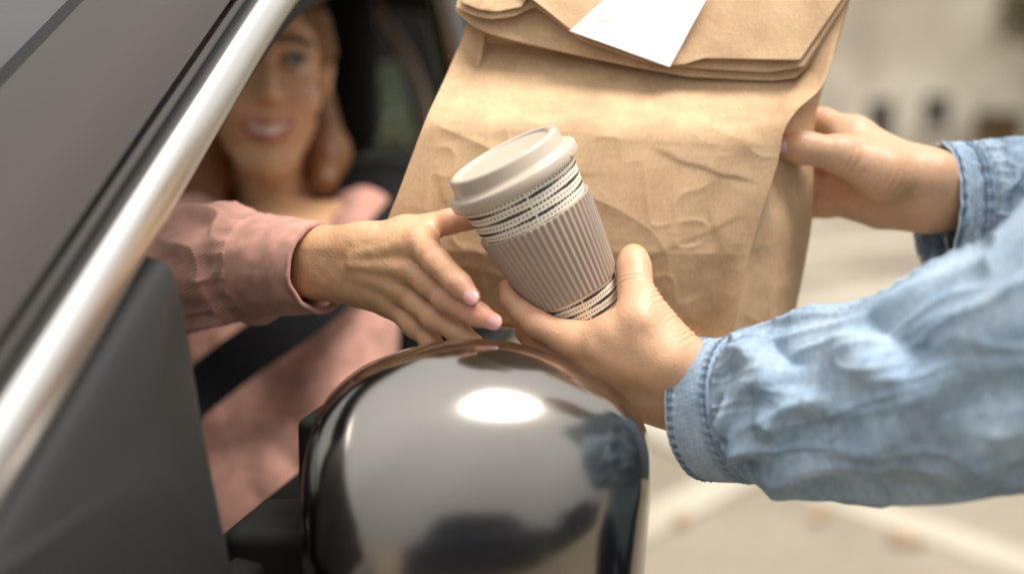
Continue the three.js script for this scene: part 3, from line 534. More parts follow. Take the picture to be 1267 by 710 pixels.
// ------------------------------------------------------------------ paper bag
{
  const bag = thing('paper_bag', 'brown kraft paper bag with rolled top and blank white slip', 'bag');
  // rows from the roll down to the bottom: front left, front right, right fold, back right, back left, left fold
  const R0 = [
    [[592, -14, 1.085], [1052, -8, 1.085], [1030, -8, 1.088], [1054, -8, 1.091], [594, -14, 1.091], [610, -14, 1.088]],
    [[573, 42, 1.082], [1038, 44, 1.078], [1010, 46, 1.085], [1040, 44, 1.094], [577, 42, 1.096], [600, 42, 1.088]],
    [[552, 93, 1.065], [1017, 107, 1.058], [985, 112, 1.08], [1019, 108, 1.098], [562, 93, 1.11], [590, 93, 1.085]],
    [[539, 121, 1.052], [986, 137, 1.047], [964, 144, 1.078], [1011, 138, 1.104], [560, 121, 1.118], [575, 121, 1.085]],
    [[527, 147, 1.042], [971, 161, 1.043], [955, 168, 1.077], [1008, 163, 1.108], [552, 147, 1.124], [565, 147, 1.085]],
    [[508, 197, 1.038], [963, 200, 1.043], [950, 208, 1.077], [1007, 205, 1.113], [540, 200, 1.128], [550, 200, 1.085]],
    [[492, 240, 1.037], [953, 232, 1.043], [954, 240, 1.074], [1007, 240, 1.117], [530, 240, 1.132], [535, 240, 1.085]],
    [[479, 275, 1.038], [938, 278, 1.044], [957, 276, 1.070], [1005, 275, 1.12], [520, 275, 1.135], [525, 275, 1.085]],
    [[476, 328, 1.041], [925, 325, 1.047], [956, 325, 1.071], [997, 325, 1.125], [515, 328, 1.14], [520, 328, 1.09]],
    [[478, 375, 1.045], [914, 382, 1.049], [955, 385, 1.074], [985, 385, 1.13], [512, 378, 1.145], [520, 378, 1.095]],
    [[482, 394, 1.048], [904, 424, 1.051], [952, 428, 1.079], [976, 428, 1.135], [512, 400, 1.15], [520, 400, 1.1]],
  ];
  const cols = [0, 1, 2, 3, 4, 5].map((k) => new THREE.CatmullRomCurve3(R0.map((row) => P(...row[k])), false, 'centripetal'));
  const yOf = (t) => { const x = t * (R0.length - 1), i = Math.min(R0.length - 2, Math.floor(x)); return mix(R0[i][0][1], R0[i + 1][0][1], x - i); };
  const ridge = (d, w) => Math.exp(-(d * d) / (w * w));
  const crumple = (p) => { const a = p.clone().multiplyScalar(22), w = noise3(p.x * 9, p.y * 9, p.z * 9); const n1 = 1 - Math.abs(noise3(a.x + w, a.y + w * 0.7, a.z)), n2 = 1 - Math.abs(noise3(a.x * 2.3 + 7, a.y * 2.3 - w, a.z * 2.3 + 3)); const n3 = 1 - Math.abs(noise3(p.x * 11 + 3 * w * 0.2 + 30, p.y * 14 + p.x * 6, p.z * 11)); return 0.0010 * (n1 * n1 - 0.45) + 0.0008 * (n2 * n2 * n2 - 0.4) + 0.0016 * (Math.pow(n3, 5) - 0.25) + 0.0022 * noise3(p.x * 8 + 4, p.y * 8, p.z * 8); };
  const panel = (a, b, nu, bulge, out, front) => {
    const rows = [], NV = front ? 260 : 120, steps = [];
    for (let j = 0; j <= NV; j++) {
      const t = j / NV, A = cols[a].getPoint(t), B = cols[b].getPoint(t), row = [];
      for (let i = 0; i <= nu; i++) {
        const s = i / nu, p = A.clone().lerp(B, s), e = Math.min(1, Math.min(s, 1 - s) * 14), sw = Math.sin(Math.PI * s);
        let d = bulge * sw * sstep(0.12, 0.5, t) + crumple(p) * e * sstep(0.0, 0.15, t);
        if (front) {
          const wob = 0.004 * noise3(s * 7, 2, 3), L = 0.25;      // heights down the bag in metres
          const h = t * L;
          d += -0.0002 * ridge(h - 0.1035 - 0.006 * s - wob * 0.5, 0.0016) * e + 0.00015 * ridge(h - 0.1065 - 0.006 * s - wob * 0.5, 0.0022) * e;
          d -= 0.34 * Math.max(0, h - 0.1915 + wob * 0.3 - 0.004 * s) * e; d -= 0.24 * Math.max(0, 0.1035 + 0.006 * s + wob * 0.5 - h) * e;
          d += -0.0001 * ridge(h - 0.1915 - wob * 0.3 + 0.006 * s, 0.0012) * sstep(0.25, 0.5, s) * e;
          // slanting wrinkles near the right corner
          for (const [s0, h0, s1, h1, k] of [[0.62, 0.115, 0.98, 0.150, 0.0012], [0.70, 0.20, 0.99, 0.165, 0.0009], [0.84, 0.16, 0.99, 0.225, 0.0011], [0.05, 0.12, 0.2, 0.19, 0.0008], [0.3, 0.125, 0.55, 0.14, 0.0006], [0.72, 0.205, 0.95, 0.245, 0.0009], [0.4, 0.05, 0.75, 0.085, 0.0006], [0.15, 0.2, 0.45, 0.235, 0.0006]]) {
            const ux = (s1 - s0) * 0.27, uy = h1 - h0, l = Math.hypot(ux, uy), qx = (s - s0) * 0.27, qy = h - h0, al = (qx * ux + qy * uy) / l, pe = (qx * uy - qy * ux) / l + 0.002 * noise3(al * 60, k * 1e5, 1);
            d += 0.7 * k * Math.tanh(pe / 0.0022) * Math.exp(-Math.abs(pe) / 0.012) * sstep(0, 0.02, al) * sstep(l, l - 0.02, al) * e;
          }
        }
        p.addScaledVector(out, d); row.push(p);
      }
      rows.push(row);
    }
    return sheet(rows);
  };
  add(bag, 'front_panel', panel(0, 1, 240, 0.008, BACK, true), M.kraft);
  add(bag, 'side_gusset', panel(1, 2, 40, 0.0, RIGHT), M.kraft);
  add(bag, 'side_gusset', panel(2, 3, 50, 0.0, RIGHT), M.kraft);
  add(bag, 'back_panel', panel(3, 4, 80, -0.006, BACK), M.kraft);
  add(bag, 'side_gusset', panel(4, 5, 30, 0.0, RIGHT), M.kraft);
  add(bag, 'side_gusset', panel(5, 0, 30, 0.0, RIGHT), M.kraft);
  { const L = R0.length - 1, q = R0[L].map((a) => P(...a)); const rows = []; for (let j = 0; j <= 8; j++) { const row = []; for (let i = 0; i <= 16; i++) { const f = q[0].clone().lerp(q[1], i / 16), b = q[4].clone().lerp(q[3], i / 16); row.push(f.lerp(b, j / 8)); } rows.push(row); } add(bag, 'bag_bottom', sheet(rows), M.kraft); }
  // the rolled top: folded layers lying on each other, each a loop of paper round its lower fold
  const layer = (bottom, top, d0, lift, r, name = 'folded_layer', lean = 0.02, wav = 1) => {
    const B = new THREE.CatmullRomCurve3(bottom.map(([x, y, dd]) => P(x, y, d0 + (dd || 0))), false, 'catmullrom', 0.12), T = new THREE.CatmullRomCurve3(top.map(([x, y]) => P(x, y, d0 + lean)), false, 'catmullrom', 0.1);
    const rows = [], NU = 120;
    const pt = (s, v, o) => { const b = B.getPoint(s), t = T.getPoint(s); const p = b.lerp(t, v); const w = noise3(s * 9 + d0 * 700, v * 2, 5) * 0.0012 * wav * Math.min(1, v * 6 + 0.25); return p.addScaledVector(BACK, o + w); };
    const NVv = 26;
    for (let j = NVv; j >= 1; j--) { const row = []; for (let i = 0; i <= NU; i++) row.push(pt(i / NU, j / NVv, lift)); rows.push(row); }
    for (let q = 0; q <= 6; q++) { const a = (q / 6) * Math.PI, row = []; for (let i = 0; i <= NU; i++) { const p = pt(i / NU, 0.012, lift - r + r * Math.cos(a)); const dn = B.getPoint(i / NU).sub(T.getPoint(i / NU)).normalize(); row.push(p.addScaledVector(dn, r * Math.sin(a))); } rows.push(row); }
    for (let j = 1; j <= 8; j++) { const row = []; for (let i = 0; i <= NU; i++) row.push(pt(i / NU, j / 8, lift - 2 * r)); rows.push(row); }
    return add(bag, name, sheet(rows), M.kraft);
  };
  layer([[563, 12, 0.004], [584, 31, 0], [606, 42], [655, 55], [708, 67], [801, 86], [852, 95], [953, 100], [985, 96], [998, 84]], [[580, -60], [640, -60], [700, -60], [740, -60], [780, -60], [820, -60], [880, -60], [980, -60], [1040, -60], [1090, -60]], 1.072, 0.0, 0.0010);
  layer([[564, 9, 0.002], [588, 20], [608, 24], [636, 20], [663, 9, 0.002], [720, 50], [801, 78], [874, 86], [950, 90], [994, 83]], [[582, -60], [640, -60], [700, -60], [740, -60], [780, -60], [820, -60], [880, -60], [980, -60], [1040, -60], [1088, -60]], 1.067, 0.001, 0.0008);
  layer([[655, -4], [684, 19], [705, 36], [760, 57], [826, 81], [848, 80], [872, 73], [930, 74], [985, 75], [990, 74]], [[610, -60], [640, -60], [700, -60], [740, -60], [780, -60], [820, -60], [880, -60], [980, -60], [1040, -60], [1082, -60]], 1.061, 0.001, 0.0008);
  // end of the inner roll at the left: a soft loop of paper
  layer([[572, 3, 0], [592, 11], [615, 14], [645, 8]], [[582, -60], [620, -60], [650, -60], [690, -60]], 1.0635, 0.0, 0.001);
  // blank white slip under the top fold
  { const q = [P(786, -34, 1.0625), P(892, -34, 1.0625), P(829, 83, 1.0555), P(704.5, 38, 1.0555)], rows = []; for (let j = 0; j <= 20; j++) { const row = []; for (let i = 0; i <= 20; i++) { const p = q[0].clone().lerp(q[1], i / 20).lerp(q[3].clone().lerp(q[2], i / 20), j / 20); p.addScaledVector(BACK, 0.0012 * Math.sin(j / 20 * 3) + 0.0006 * noise3(i * 0.3, j * 0.3, 1)); row.push(p); } rows.push(row); } add(bag, 'paper_slip', sheet(rows), M.whitePaper, 'blank white slip on the folded top'); }
}

// ------------------------------------------------------------------ skin colour
const skinTone = (base, warm, list) => (x, y, z) => {
  let red = 0; for (const [p, r, k] of list) { const d2 = (x - p.x) ** 2 + (y - p.y) ** 2 + (z - p.z) ** 2; if (d2 < r * r * 9) red += k * Math.exp(-d2 / (r * r)); }
  const n = fbm(x * 60, y * 60, z * 60, 3), m = fbm(x * 240, y * 240, z * 240, 2), v = 1 + 0.12 * n + 0.07 * m; red = clamp(red + 0.28 * n + 0.08, -0.1, 1);
  return [mix(base[0], warm[0], red) * v, mix(base[1], warm[1], red) * v, mix(base[2], warm[2], red) * v];
};
// a finger nail: curved plate lying on the finger; p tip end, dir along the finger, up away from it
function nailGeom(c, dir, up, len, wid, curveR) {
  dir = dir.clone().normalize(); up = up.clone().addScaledVector(dir, -up.dot(dir)).normalize(); const sd = dir.clone().cross(up), rows = [];
  for (let j = 0; j <= 12; j++) { const a = (j / 12) * 2 - 1, row = []; for (let i = 0; i <= 12; i++) { const b = (i / 12) * 2 - 1; const w = wid / 2 * Math.pow(Math.max(0, 1 - Math.pow(Math.abs(a), 2.6)), 0.46) * b; row.push(c.clone().addScaledVector(dir, a * len / 2).addScaledVector(sd, w).addScaledVector(up, -w * w / (2 * curveR) - (a * a) * 0.0006 - Math.max(0, a - 0.4) * 0.0008)); } rows.push(row); }
  return sheet(rows);
}

// wrinkles: small furrows along a line on the skin
const furrows = (a, b, wide, wave, amp, slant = V(0, 0, 0)) => { const d = b.clone().sub(a), l = d.length(); d.normalize(); return (x, y, z) => { const px = x - a.x, py = y - a.y, pz = z - a.z, s = px * d.x + py * d.y + pz * d.z; if (s < -0.004 || s > l + 0.004) return 0; const qx = px - d.x * s, qy = py - d.y * s, qz = pz - d.z * s, q = Math.sqrt(qx * qx + qy * qy + qz * qz); if (q > wide) return 0; const ss = s + px * slant.x + py * slant.y + pz * slant.z + 0.0006 * noise3(x * 300, y * 300, z * 300) + wave * 0.9 * noise3(s * 90, x * 40, y * 40); return amp * Math.sin((ss / wave) * Math.PI * 2) * (1 - q / wide) * sstep(0, 0.006, s) * sstep(l, l - 0.006, s) * (0.6 + 0.4 * noise3(ss * 200, 1, 2)); }; };

// ------------------------------------------------------------------ person handing over: denim shirt
const server = thing('person', 'person in pale denim shirt handing over a cup and paper bag', 'person');
{
  const base = [0.62, 0.375, 0.225], warm = [0.64, 0.285, 0.175];
  // left hand, round the cup
  const wr = P(852, 468, 0.945), wr2 = P(840, 492, 0.955);
  const thumb = [PR(822, 444, 0.928, 0.0165), PR(788, 396, 0.93, 0.0130), PR(787, 362, 0.948, 0.0106), PR(785.5, 346, 0.954, 0.0100), PR(784.5, 330, 0.96, 0.0103), PR(784, 319, 0.964, 0.0094)];
  const idxF = [PR(708, 422, 0.945, 0.0105), PR(688, 412, 0.947, 0.0082), PR(664, 400, 0.951, 0.0083), PR(646, 386, 0.957, 0.0072), PR(634, 371, 0.967, 0.0072), PR(628, 357, 0.980, 0.0064)];
  const midF = [PR(718, 456, 0.958, 0.0125), PR(670, 428, 0.972, 0.0095), PR(655, 410, 0.99, 0.0083), PR(655, 398, 1.002, 0.0073)];
  const rinF = [PR(736, 478, 0.968, 0.012), PR(694, 456, 0.988, 0.009), PR(690, 434, 1.003, 0.008), PR(697, 424, 1.008, 0.007)];
  const pinF = [PR(756, 494, 0.98, 0.0105), PR(724, 480, 1.0, 0.008), PR(722, 462, 1.01, 0.007), PR(728, 454, 1.012, 0.0062)];
  const palm = [
    bone(P(1010, 482, 0.885), wr, 0.029, 0.0195), bone(P(1010, 492, 0.885), wr2, 0.029, 0.0185), bone(wr, thumb[0][0], 0.019, 0.0155),
    bone(P(836, 472, 0.948), idxF[0][0], 0.0185, 0.0108), bone(wr, P(762, 428, 0.935), 0.019, 0.0125), bone(wr2, midF[0][0], 0.0175, 0.0118), bone(wr2, rinF[0][0], 0.018, 0.012), bone(wr2, pinF[0][0], 0.017, 0.0105),
    bone(thumb[0][0], thumb[1][0], 0.0165, 0.0135), bone(P(796, 430, 0.932), P(752, 413, 0.934), 0.0125, 0.0085), bone(P(752, 413, 0.934), P(716, 419, 0.941), 0.0085, 0.0088), bone(P(786, 408, 0.932), P(765, 408, 0.934), 0.0115, 0.0085),
    bone(P(770, 440, 0.945), P(740, 452, 0.95), 0.017, 0.014), bone(P(797, 372, 0.937), P(846, 440, 0.933), 0.0105, 0.013), Object.assign(bone(P(838, 446, 0.924), P(797, 398, 0.92), 0.004, 0.0045), { k: 0.007 }), Object.assign(bone(P(820, 466, 0.93), P(735, 430, 0.931), 0.004, 0.0045), { k: 0.007 }),
  ];
  const wrk = [furrows(P(804, 350, 0.945), P(862, 428, 0.935), 0.026, 0.0037, 0.0011), furrows(P(790, 372, 0.94), P(840, 440, 0.92), 0.012, 0.0034, 0.00028), furrows(P(786, 362, 0.938), P(785, 334, 0.948), 0.014, 0.0042, 0.0006)];
  const post = (x, y, z, d) => { for (const w of wrk) d += w(x, y, z); return smax(d, -(cupQ(x, y, z) - 0.0003), 0.002); };
  const marks = [[thumb[5][0], 0.010, 0.35], [thumb[2][0], 0.012, 0.35], [idxF[0][0], 0.016, 0.5], [idxF[2][0], 0.012, 0.5], [idxF[5][0], 0.012, 0.7], [midF[2][0], 0.014, 0.9], [midF[3][0], 0.014, 0.9], [wr, 0.03, 0.1], [thumb[1][0], 0.016, 0.25]];
  const left = skin([palm, chain(thumb.slice(1)), chain(idxF), chain(midF), chain(rinF), chain(pinF)], 0.00105, { k: 0.012, kroot: 0.008, post, colour: skinTone(base, warm, marks), axis: [P(700, 420, 0.95), P(900, 490, 0.93), BACK] });

  // right hand, thumb in the side fold of the bag and fingers behind it
  const t2 = [PR(1092, 214, 1.092, 0.0175), PR(1040, 191, 1.087, 0.0128), PR(1004, 184, 1.084, 0.0106), PR(988, 182, 1.083, 0.0106), PR(976, 181, 1.083, 0.0092)];
  const i2 = [PR(1060, 168, 1.118, 0.0135), PR(1018, 153, 1.134, 0.0112), PR(985, 156, 1.14, 0.0095), PR(966, 160, 1.14, 0.008)];
  const m2 = [PR(1050, 200, 1.136, 0.0125), PR(1004, 194, 1.15, 0.0105), PR(970, 198, 1.152, 0.009), PR(950, 202, 1.152, 0.008)];
  const r2 = [PR(1050, 230, 1.138, 0.012), PR(1006, 230, 1.15, 0.01), PR(974, 233, 1.152, 0.0085), PR(955, 236, 1.152, 0.0075)];
  const p2 = [PR(1060, 252, 1.132, 0.011), PR(1022, 254, 1.146, 0.0088), PR(996, 257, 1.15, 0.0075), PR(980, 260, 1.15, 0.0066)];
  const w2a = P(1150, 222, 1.105), w2b = P(1150, 250, 1.112);
  const palm2 = [bone(P(1290, 252, 1.13), w2a, 0.025, 0.0195), bone(P(1290, 262, 1.135), w2b, 0.027, 0.0195), bone(w2a, t2[0][0], 0.019, 0.0185), bone(t2[0][0], t2[1][0], 0.0185, 0.0138), bone(w2a, i2[0][0], 0.0185, 0.0135), bone(w2a, m2[0][0], 0.016, 0.0122), bone(w2b, r2[0][0], 0.016, 0.0118), bone(w2b, p2[0][0], 0.0185, 0.0108), bone(w2b, P(1090, 258, 1.125), 0.0185, 0.0155), bone(P(1078, 190, 1.1), P(1046, 172, 1.112), 0.0125, 0.0105)];
  const wrk2 = [furrows(P(1040, 208, 1.07), P(1112, 232, 1.085), 0.028, 0.0046, 0.0008), furrows(P(1010, 184, 1.075), P(995, 183, 1.073), 0.012, 0.0028, 0.0004)];
  const right = skin([palm2, chain(t2.slice(1)), chain(i2), chain(m2), chain(r2), chain(p2)], 0.0016, { k: 0.014, kroot: 0.010, post: (x, y, z, d) => { for (const w of wrk2) d += w(x, y, z); return d; }, colour: skinTone(base, warm, [[t2[4][0], 0.012, 0.6], [i2[1][0], 0.016, 0.7], [m2[0][0], 0.02, 0.3], [r2[0][0], 0.02, 0.3], [P(1030, 220, 1.12), 0.03, 0.2]]), axis: [P(960, 200, 1.1), P(1200, 235, 1.11), BACK] });

  // the rest of the body, standing to the right of the picture
  const shL = K(0.47, 1.37, 0.72), shR = K(0.53, 1.37, 1.06), chest = K(0.53, 1.22, 0.89), waist = K(0.54, 1.02, 0.89), hip = K(0.54, 0.90, 0.89), neck = K(0.50, 1.43, 0.89), headC = K(0.46, 1.58, 0.89);
  const elL = P(1330, 446, 0.785), elR = P(1400, 235, 1.17);
  const side = K(0, 0, 1).sub(K(0, 0, 0)).normalize(), fwd = K(-1, 0, 0).sub(K(0, 0, 0)).normalize(), ax = [side, V(0, 1, 0), fwd];
  const plain = () => [...base];
  const coarse = skin([[bone(chest, hip, 0.10, 0.10), bone(shL, shR, 0.05, 0.05), bone(chest, neck, 0.07, 0.05), bone(neck, headC, 0.052, 0.05), bone(shL, elL, 0.042, 0.036), bone(shR, elR, 0.042, 0.036), bone(elL, P(1010, 484, 0.885), 0.036, 0.032), bone(elR, P(1290, 252, 1.13), 0.036, 0.027), ...[0.79, 0.99].flatMap((d) => [bone(K(0.54, 0.88, d), K(0.52, 0.48, d), 0.075, 0.05), bone(K(0.52, 0.48, d), K(0.56, 0.08, d), 0.048, 0.032)])]], 0.014, { k: 0.03, colour: plain });
  const H = (x, y, z) => headC.clone().addScaledVector(side, x).addScaledVector(V(0, 1, 0), y).addScaledVector(fwd, z);
  const headG = skin([[blob(H(0, 0.035, -0.01), [0.073, 0.092, 0.09], ax), blob(H(0, -0.04, 0.03), [0.055, 0.068, 0.058], ax), bone(H(0, -0.1, 0.055), H(0, -0.1, 0.056), 0.02, 0.02), bone(H(0, 0.005, 0.09), H(0, -0.03, 0.108), 0.008, 0.011), bone(H(-0.022, -0.066, 0.085), H(0.022, -0.066, 0.085), 0.008, 0.008), bone(H(0.073, 0.0, -0.01), H(0.073, -0.02, -0.005), 0.012, 0.008), bone(H(-0.073, 0.0, -0.01), H(-0.073, -0.02, -0.005), 0.012, 0.008), bone(H(0, -0.06, -0.02), H(0, -0.16, -0.035), 0.052, 0.055), Object.assign(blob(H(0.032, 0.008, 0.1), [0.018, 0.012, 0.018], ax), { cut: true }), Object.assign(blob(H(-0.032, 0.008, 0.1), [0.018, 0.012, 0.018], ax), { cut: true })]], 0.004, { k: 0.018, colour: plain });
  const body = mergeGeometries([left, right, coarse, headG].map((g) => { g.deleteAttribute('normal'); g.computeVertexNormals(); return g; }));
  add(server, 'body', body, M.skinA);
  for (const s of [-1, 1]) add(server, 'eye', new THREE.SphereGeometry(0.0115, 16, 12).translate(...H(s * 0.032, 0.008, 0.083).toArray()), M.eyeWhite);
  add(server, 'hair', skin([[blob(H(0, 0.05, -0.025), [0.083, 0.098, 0.098], ax), blob(H(0, -0.04, -0.06), [0.07, 0.1, 0.05], ax)]], 0.006, { k: 0.03, post: Object.assign((x, y, z, d) => { const q = V(x, y, z).sub(headC), f = q.dot(fwd), u = q.y; return Math.max(d + 0.002 * noise3(x * 200, y * 30, z * 200), f - 0.055 - (u - 0.07) * 0.6); }, { all: true }) }), M.hairB);
  // thumb nail of the right hand
  add(server, 'fingernail', nailGeom(P(970.5, 177.5, 1.0735), RIGHT.clone().multiplyScalar(-1).addScaledVector(UP, 0.05), BACK.clone().addScaledVector(RIGHT, -0.55).addScaledVector(UP, 0.25), 0.011, 0.0125, 0.008), M.nail);

  // shirt and jeans
  const torso = skin([[blob(chest, [0.185, 0.19, 0.125], ax), blob(waist, [0.165, 0.2, 0.115], ax), blob(hip.clone().add(V(0, -0.03, 0)), [0.185, 0.14, 0.125], ax), bone(shL, shR, 0.068, 0.068), bone(chest, neck.clone().add(V(0, -0.02, 0)), 0.09, 0.068)]], 0.009, { k: 0.05, post: (x, y, z, d) => d + 0.006 * fbm(x * 9, y * 5, z * 9, 3) + 0.003 * Math.abs(noise3(x * 22, y * 10, z * 22)), axis: [hip, neck, BACK, 0.15] });
  add(server, 'shirt', torso, M.denim);
  add(server, 'trousers', skin([[blob(hip.clone().add(V(0, -0.04, 0)), [0.18, 0.12, 0.122], ax), ...[0.79, 0.99].flatMap((d) => [bone(K(0.54, 0.88, d), K(0.52, 0.48, d), 0.095, 0.07), bone(K(0.52, 0.48, d), K(0.56, 0.06, d), 0.07, 0.062)])]], 0.012, { k: 0.04, post: (x, y, z, d) => d + 0.006 * fbm(x * 8, y * 14, z * 8, 3), axis: [hip, K(0.54, 0, 0.89), BACK, 0.1] }), M.denimDark);
  for (const d of [0.79, 0.99]) add(server, 'shoe', skin([[bone(K(0.57, 0.05, d), K(0.40, 0.035, d), 0.045, 0.033)]], 0.008, { k: 0.01, post: (x, y, z, q) => smax(q, 0.004 - y, 0.004), colour: undefined }), M.interior);

  // sleeves: tubes of cloth with folds, cuffs with rows of stitches
  const fold = (x, p = 1.6) => Math.pow(1 - Math.abs(x), p);
  const lens = (t) => t;
  const sleeve = (pts, hint, f, t0, t1, cuffT, opts) => {
    const tube = makeTube(pts, hint, f);
    const cuff = add(server, 'cuff', tube.geom(t0, cuffT, 220, 50, 0.0012, 0.0022), M.denim, opts.cuffLabel);
    add(server, 'sleeve', tube.geom(cuffT - 0.004, t1, 260, 300, 0, 0), M.denim, opts.label);
    // stitches
    const dark = [], light = [], mk = (t, n, list, r = 0.00048) => { for (let i = 0; i < n; i++) { const a0 = (i / n) * Math.PI * 2, a1 = ((i + 0.66) / n) * Math.PI * 2, p = tube.at(t, a0, 0.0015), q = tube.at(t, a1, 0.0015); const c = new THREE.CylinderGeometry(r, r, p.distanceTo(q), 5, 1); c.applyQuaternion(new THREE.Quaternion().setFromUnitVectors(V(0, 1, 0), q.clone().sub(p).normalize())); const m = p.add(q).multiplyScalar(0.5); c.translate(m.x, m.y, m.z); list.push(c); } };
    for (const t of opts.rows) { mk(t, 108, dark); mk(t + opts.gap, 108, dark); }
    const st = add(cuff, 'stitching', join(dark), M.threadDark); st.userData.kind = 'stuff';
    // folded edge of the cuff, slightly worn pale
    const ring = []; for (let i = 0; i <= 90; i++) ring.push(tube.at(t0, (i / 90) * Math.PI * 2, 0.0008)); ring.pop();
    add(cuff, 'cuff_edge', new THREE.TubeGeometry(new THREE.CatmullRomCurve3(ring, true), 220, 0.0013, 6, true), M.denimEdge);
    return { tube, cuff };
  };
  M.denimEdge = std({ color: rgb(0.56, 0.62, 0.68), roughness: 0.9, map: denimT });
  { // left sleeve
    // the larger folds, each from one place to another on the sleeve: angle round it (0 faces the photographer, down positive), place along it, height, width
    const FOLDS = [[0.10, 2.1, -0.42, 2.75, -0.0055, 0.0042], [0.30, 2.1, -0.1, 2.9, 0.005, 0.006], [0.62, 2.15, 0.30, 3.7, 0.0085, 0.0085], [0.30, 3.6, -0.25, 5.0, 0.0075, 0.009], [0.95, 3.0, 0.55, 5.2, 0.006, 0.011], [0.75, 4.9, -0.55, 6.3, 0.0085, 0.011], [-1.15, 3.5, -0.45, 4.6, -0.0065, 0.009], [-0.9, 2.5, -0.55, 3.6, 0.006, 0.010], [-1.25, 5.2, -0.1, 6.6, -0.008, 0.010], [0.9, 5.8, 0.0, 6.9, 0.008, 0.010], [1.2, 2.3, 1.3, 4.5, 0.006, 0.010], [-1.3, 2.2, -1.0, 2.9, 0.004, 0.006], [-0.15, 3.0, -0.4, 4.2, 0.0035, 0.007], [0.2, 5.3, -0.7, 6.0, -0.005, 0.007]];
    const a1 = (th) => 1.6 * Math.sin(th * 0.5 + 0.6);
    const creased = (th, s) => { let d = 0; const a = Math.atan2(Math.sin(th), Math.cos(th)); for (const [a0, s0, a1, s1, k, w] of FOLDS) { const ux = (a1 - a0) * 0.055, uy = (s1 - s0) * 0.03, l = Math.hypot(ux, uy), qx = (a - a0) * 0.055, qy = (s - s0) * 0.03, al = (qx * ux + qy * uy) / l; if (al < 0 || al > l) continue; const pe = (qx * uy - qy * ux) / l + 0.004 * Math.sin((al / l) * Math.PI) * (k > 0 ? 1 : -1) + 0.0015 * noise3(al * 60, k * 3e3, 2), e = sstep(0, 0.35 * l, al) * sstep(l, 0.6 * l, al); d += e * k * 1.6 * (Math.exp(-Math.sqrt(pe * pe + 1.5e-6) / (0.8 * w)) - 0.6 * Math.exp(-(((pe - 1.4 * w) / w) ** 2))); } return d; };
    const pts = [[P(872, 506, 0.947), 0.038, 0.0455], [P(900, 507, 0.933), 0.0405, 0.0465], [P(925, 505, 0.923), 0.044, 0.0475], [P(960, 501, 0.908), 0.050, 0.0520], [P(1020, 497, 0.883), 0.053, 0.0545], [P(1100, 490, 0.853), 0.057, 0.0575], [P(1210, 462, 0.818), 0.066, 0.0665], [P(1325, 422, 0.785), 0.07, 0.072], [P(1430, 320, 0.768), 0.068, 0.07], [K(0.43, 1.24, 0.74), 0.066, 0.066], [shL.clone(), 0.07, 0.07]];
    const f = (t, th) => {
      const s = t * 10, c = s - 2.05;                     // c: past the cuff seam
      const puck = 0.0009 * Math.sin(th * 46 + 2 * noise3(th * 3, 1, 1)) * (Math.exp(-((s - 0.18) ** 2) / 0.03) + Math.exp(-((s - 1.65) ** 2) / 0.06)) + 0.0007 * noise3(Math.cos(th) * 3, Math.sin(th) * 3, s * 2);
      if (c < 0) return puck;
      const X = Math.cos(th) * 2.1, Y = Math.sin(th) * 2.1;
      const gather = 0.0045 * Math.exp(-c / 1.1) * sstep(0, 0.25, c) * (fold(noise3(X * 3.4 + 5, Y * 3.4, c * 0.3), 2.6) - 0.3);
      const w = noise3(X * 0.9, Y * 0.9, c * 0.5);
      const ph = 2.6 * a1(th) + 1.25 * s + 1.5 * noise3(X * 0.5, Y * 0.5, s * 0.35), hel = 0.0065 * (Math.pow(0.5 + 0.5 * Math.sin(ph), 2) - 0.35) * sstep(-0.35, 0.5, noise3(X * 0.6 + 9, Y * 0.6, s * 0.45)); const big = hel + 0.0034 * Math.pow(1 - Math.abs(noise3(X * 0.9 + w, Y * 0.9 + c * 0.2, c * 0.38 + 17)), 6) + 0.003 * Math.pow(1 - Math.abs(noise3(X * 1.3 + 40 + c * 0.3, Y * 1.3 + w, c * 0.3 + 7)), 7) + 0.004 * (fold(noise3(X * 0.62 + w * 0.5, Y * 0.62 + c * 0.25, c * 0.42 + 3 + w * 0.4), 1.7) - 0.5) + 0.0012 * (fold(noise3(X * 1.15 + c * 0.3, Y * 1.15 - c * 0.3, c * 0.6 + 9), 1.8) - 0.5);
      return puck * Math.exp(-c * 3) + gather + big * sstep(0.2, 2.2, c) + creased(th, s) - 0.004 * Math.exp(-c / 0.15) * 0.6;
    };
    const { cuff, tube } = sleeve(pts, BACK, f, 0.0, 1.0, 0.205, { rows: [0.012, 0.172], gap: 0.013, label: 'rumpled pale denim sleeve nearer the car mirror' });
    // button on the underside of the cuff
    const b = tube.at(0.13, 1.9 + Math.PI / 2 * 0, 0.0022), n = tube.at(0.13, 1.9, 0.01).sub(tube.at(0.13, 1.9, 0)).normalize();
    const bt = new THREE.CylinderGeometry(0.0055, 0.0055, 0.002, 20); bt.applyQuaternion(new THREE.Quaternion().setFromUnitVectors(V(0, 1, 0), n)); bt.translate(b.x, b.y, b.z); add(cuff, 'button', bt, M.threadDark);
  }
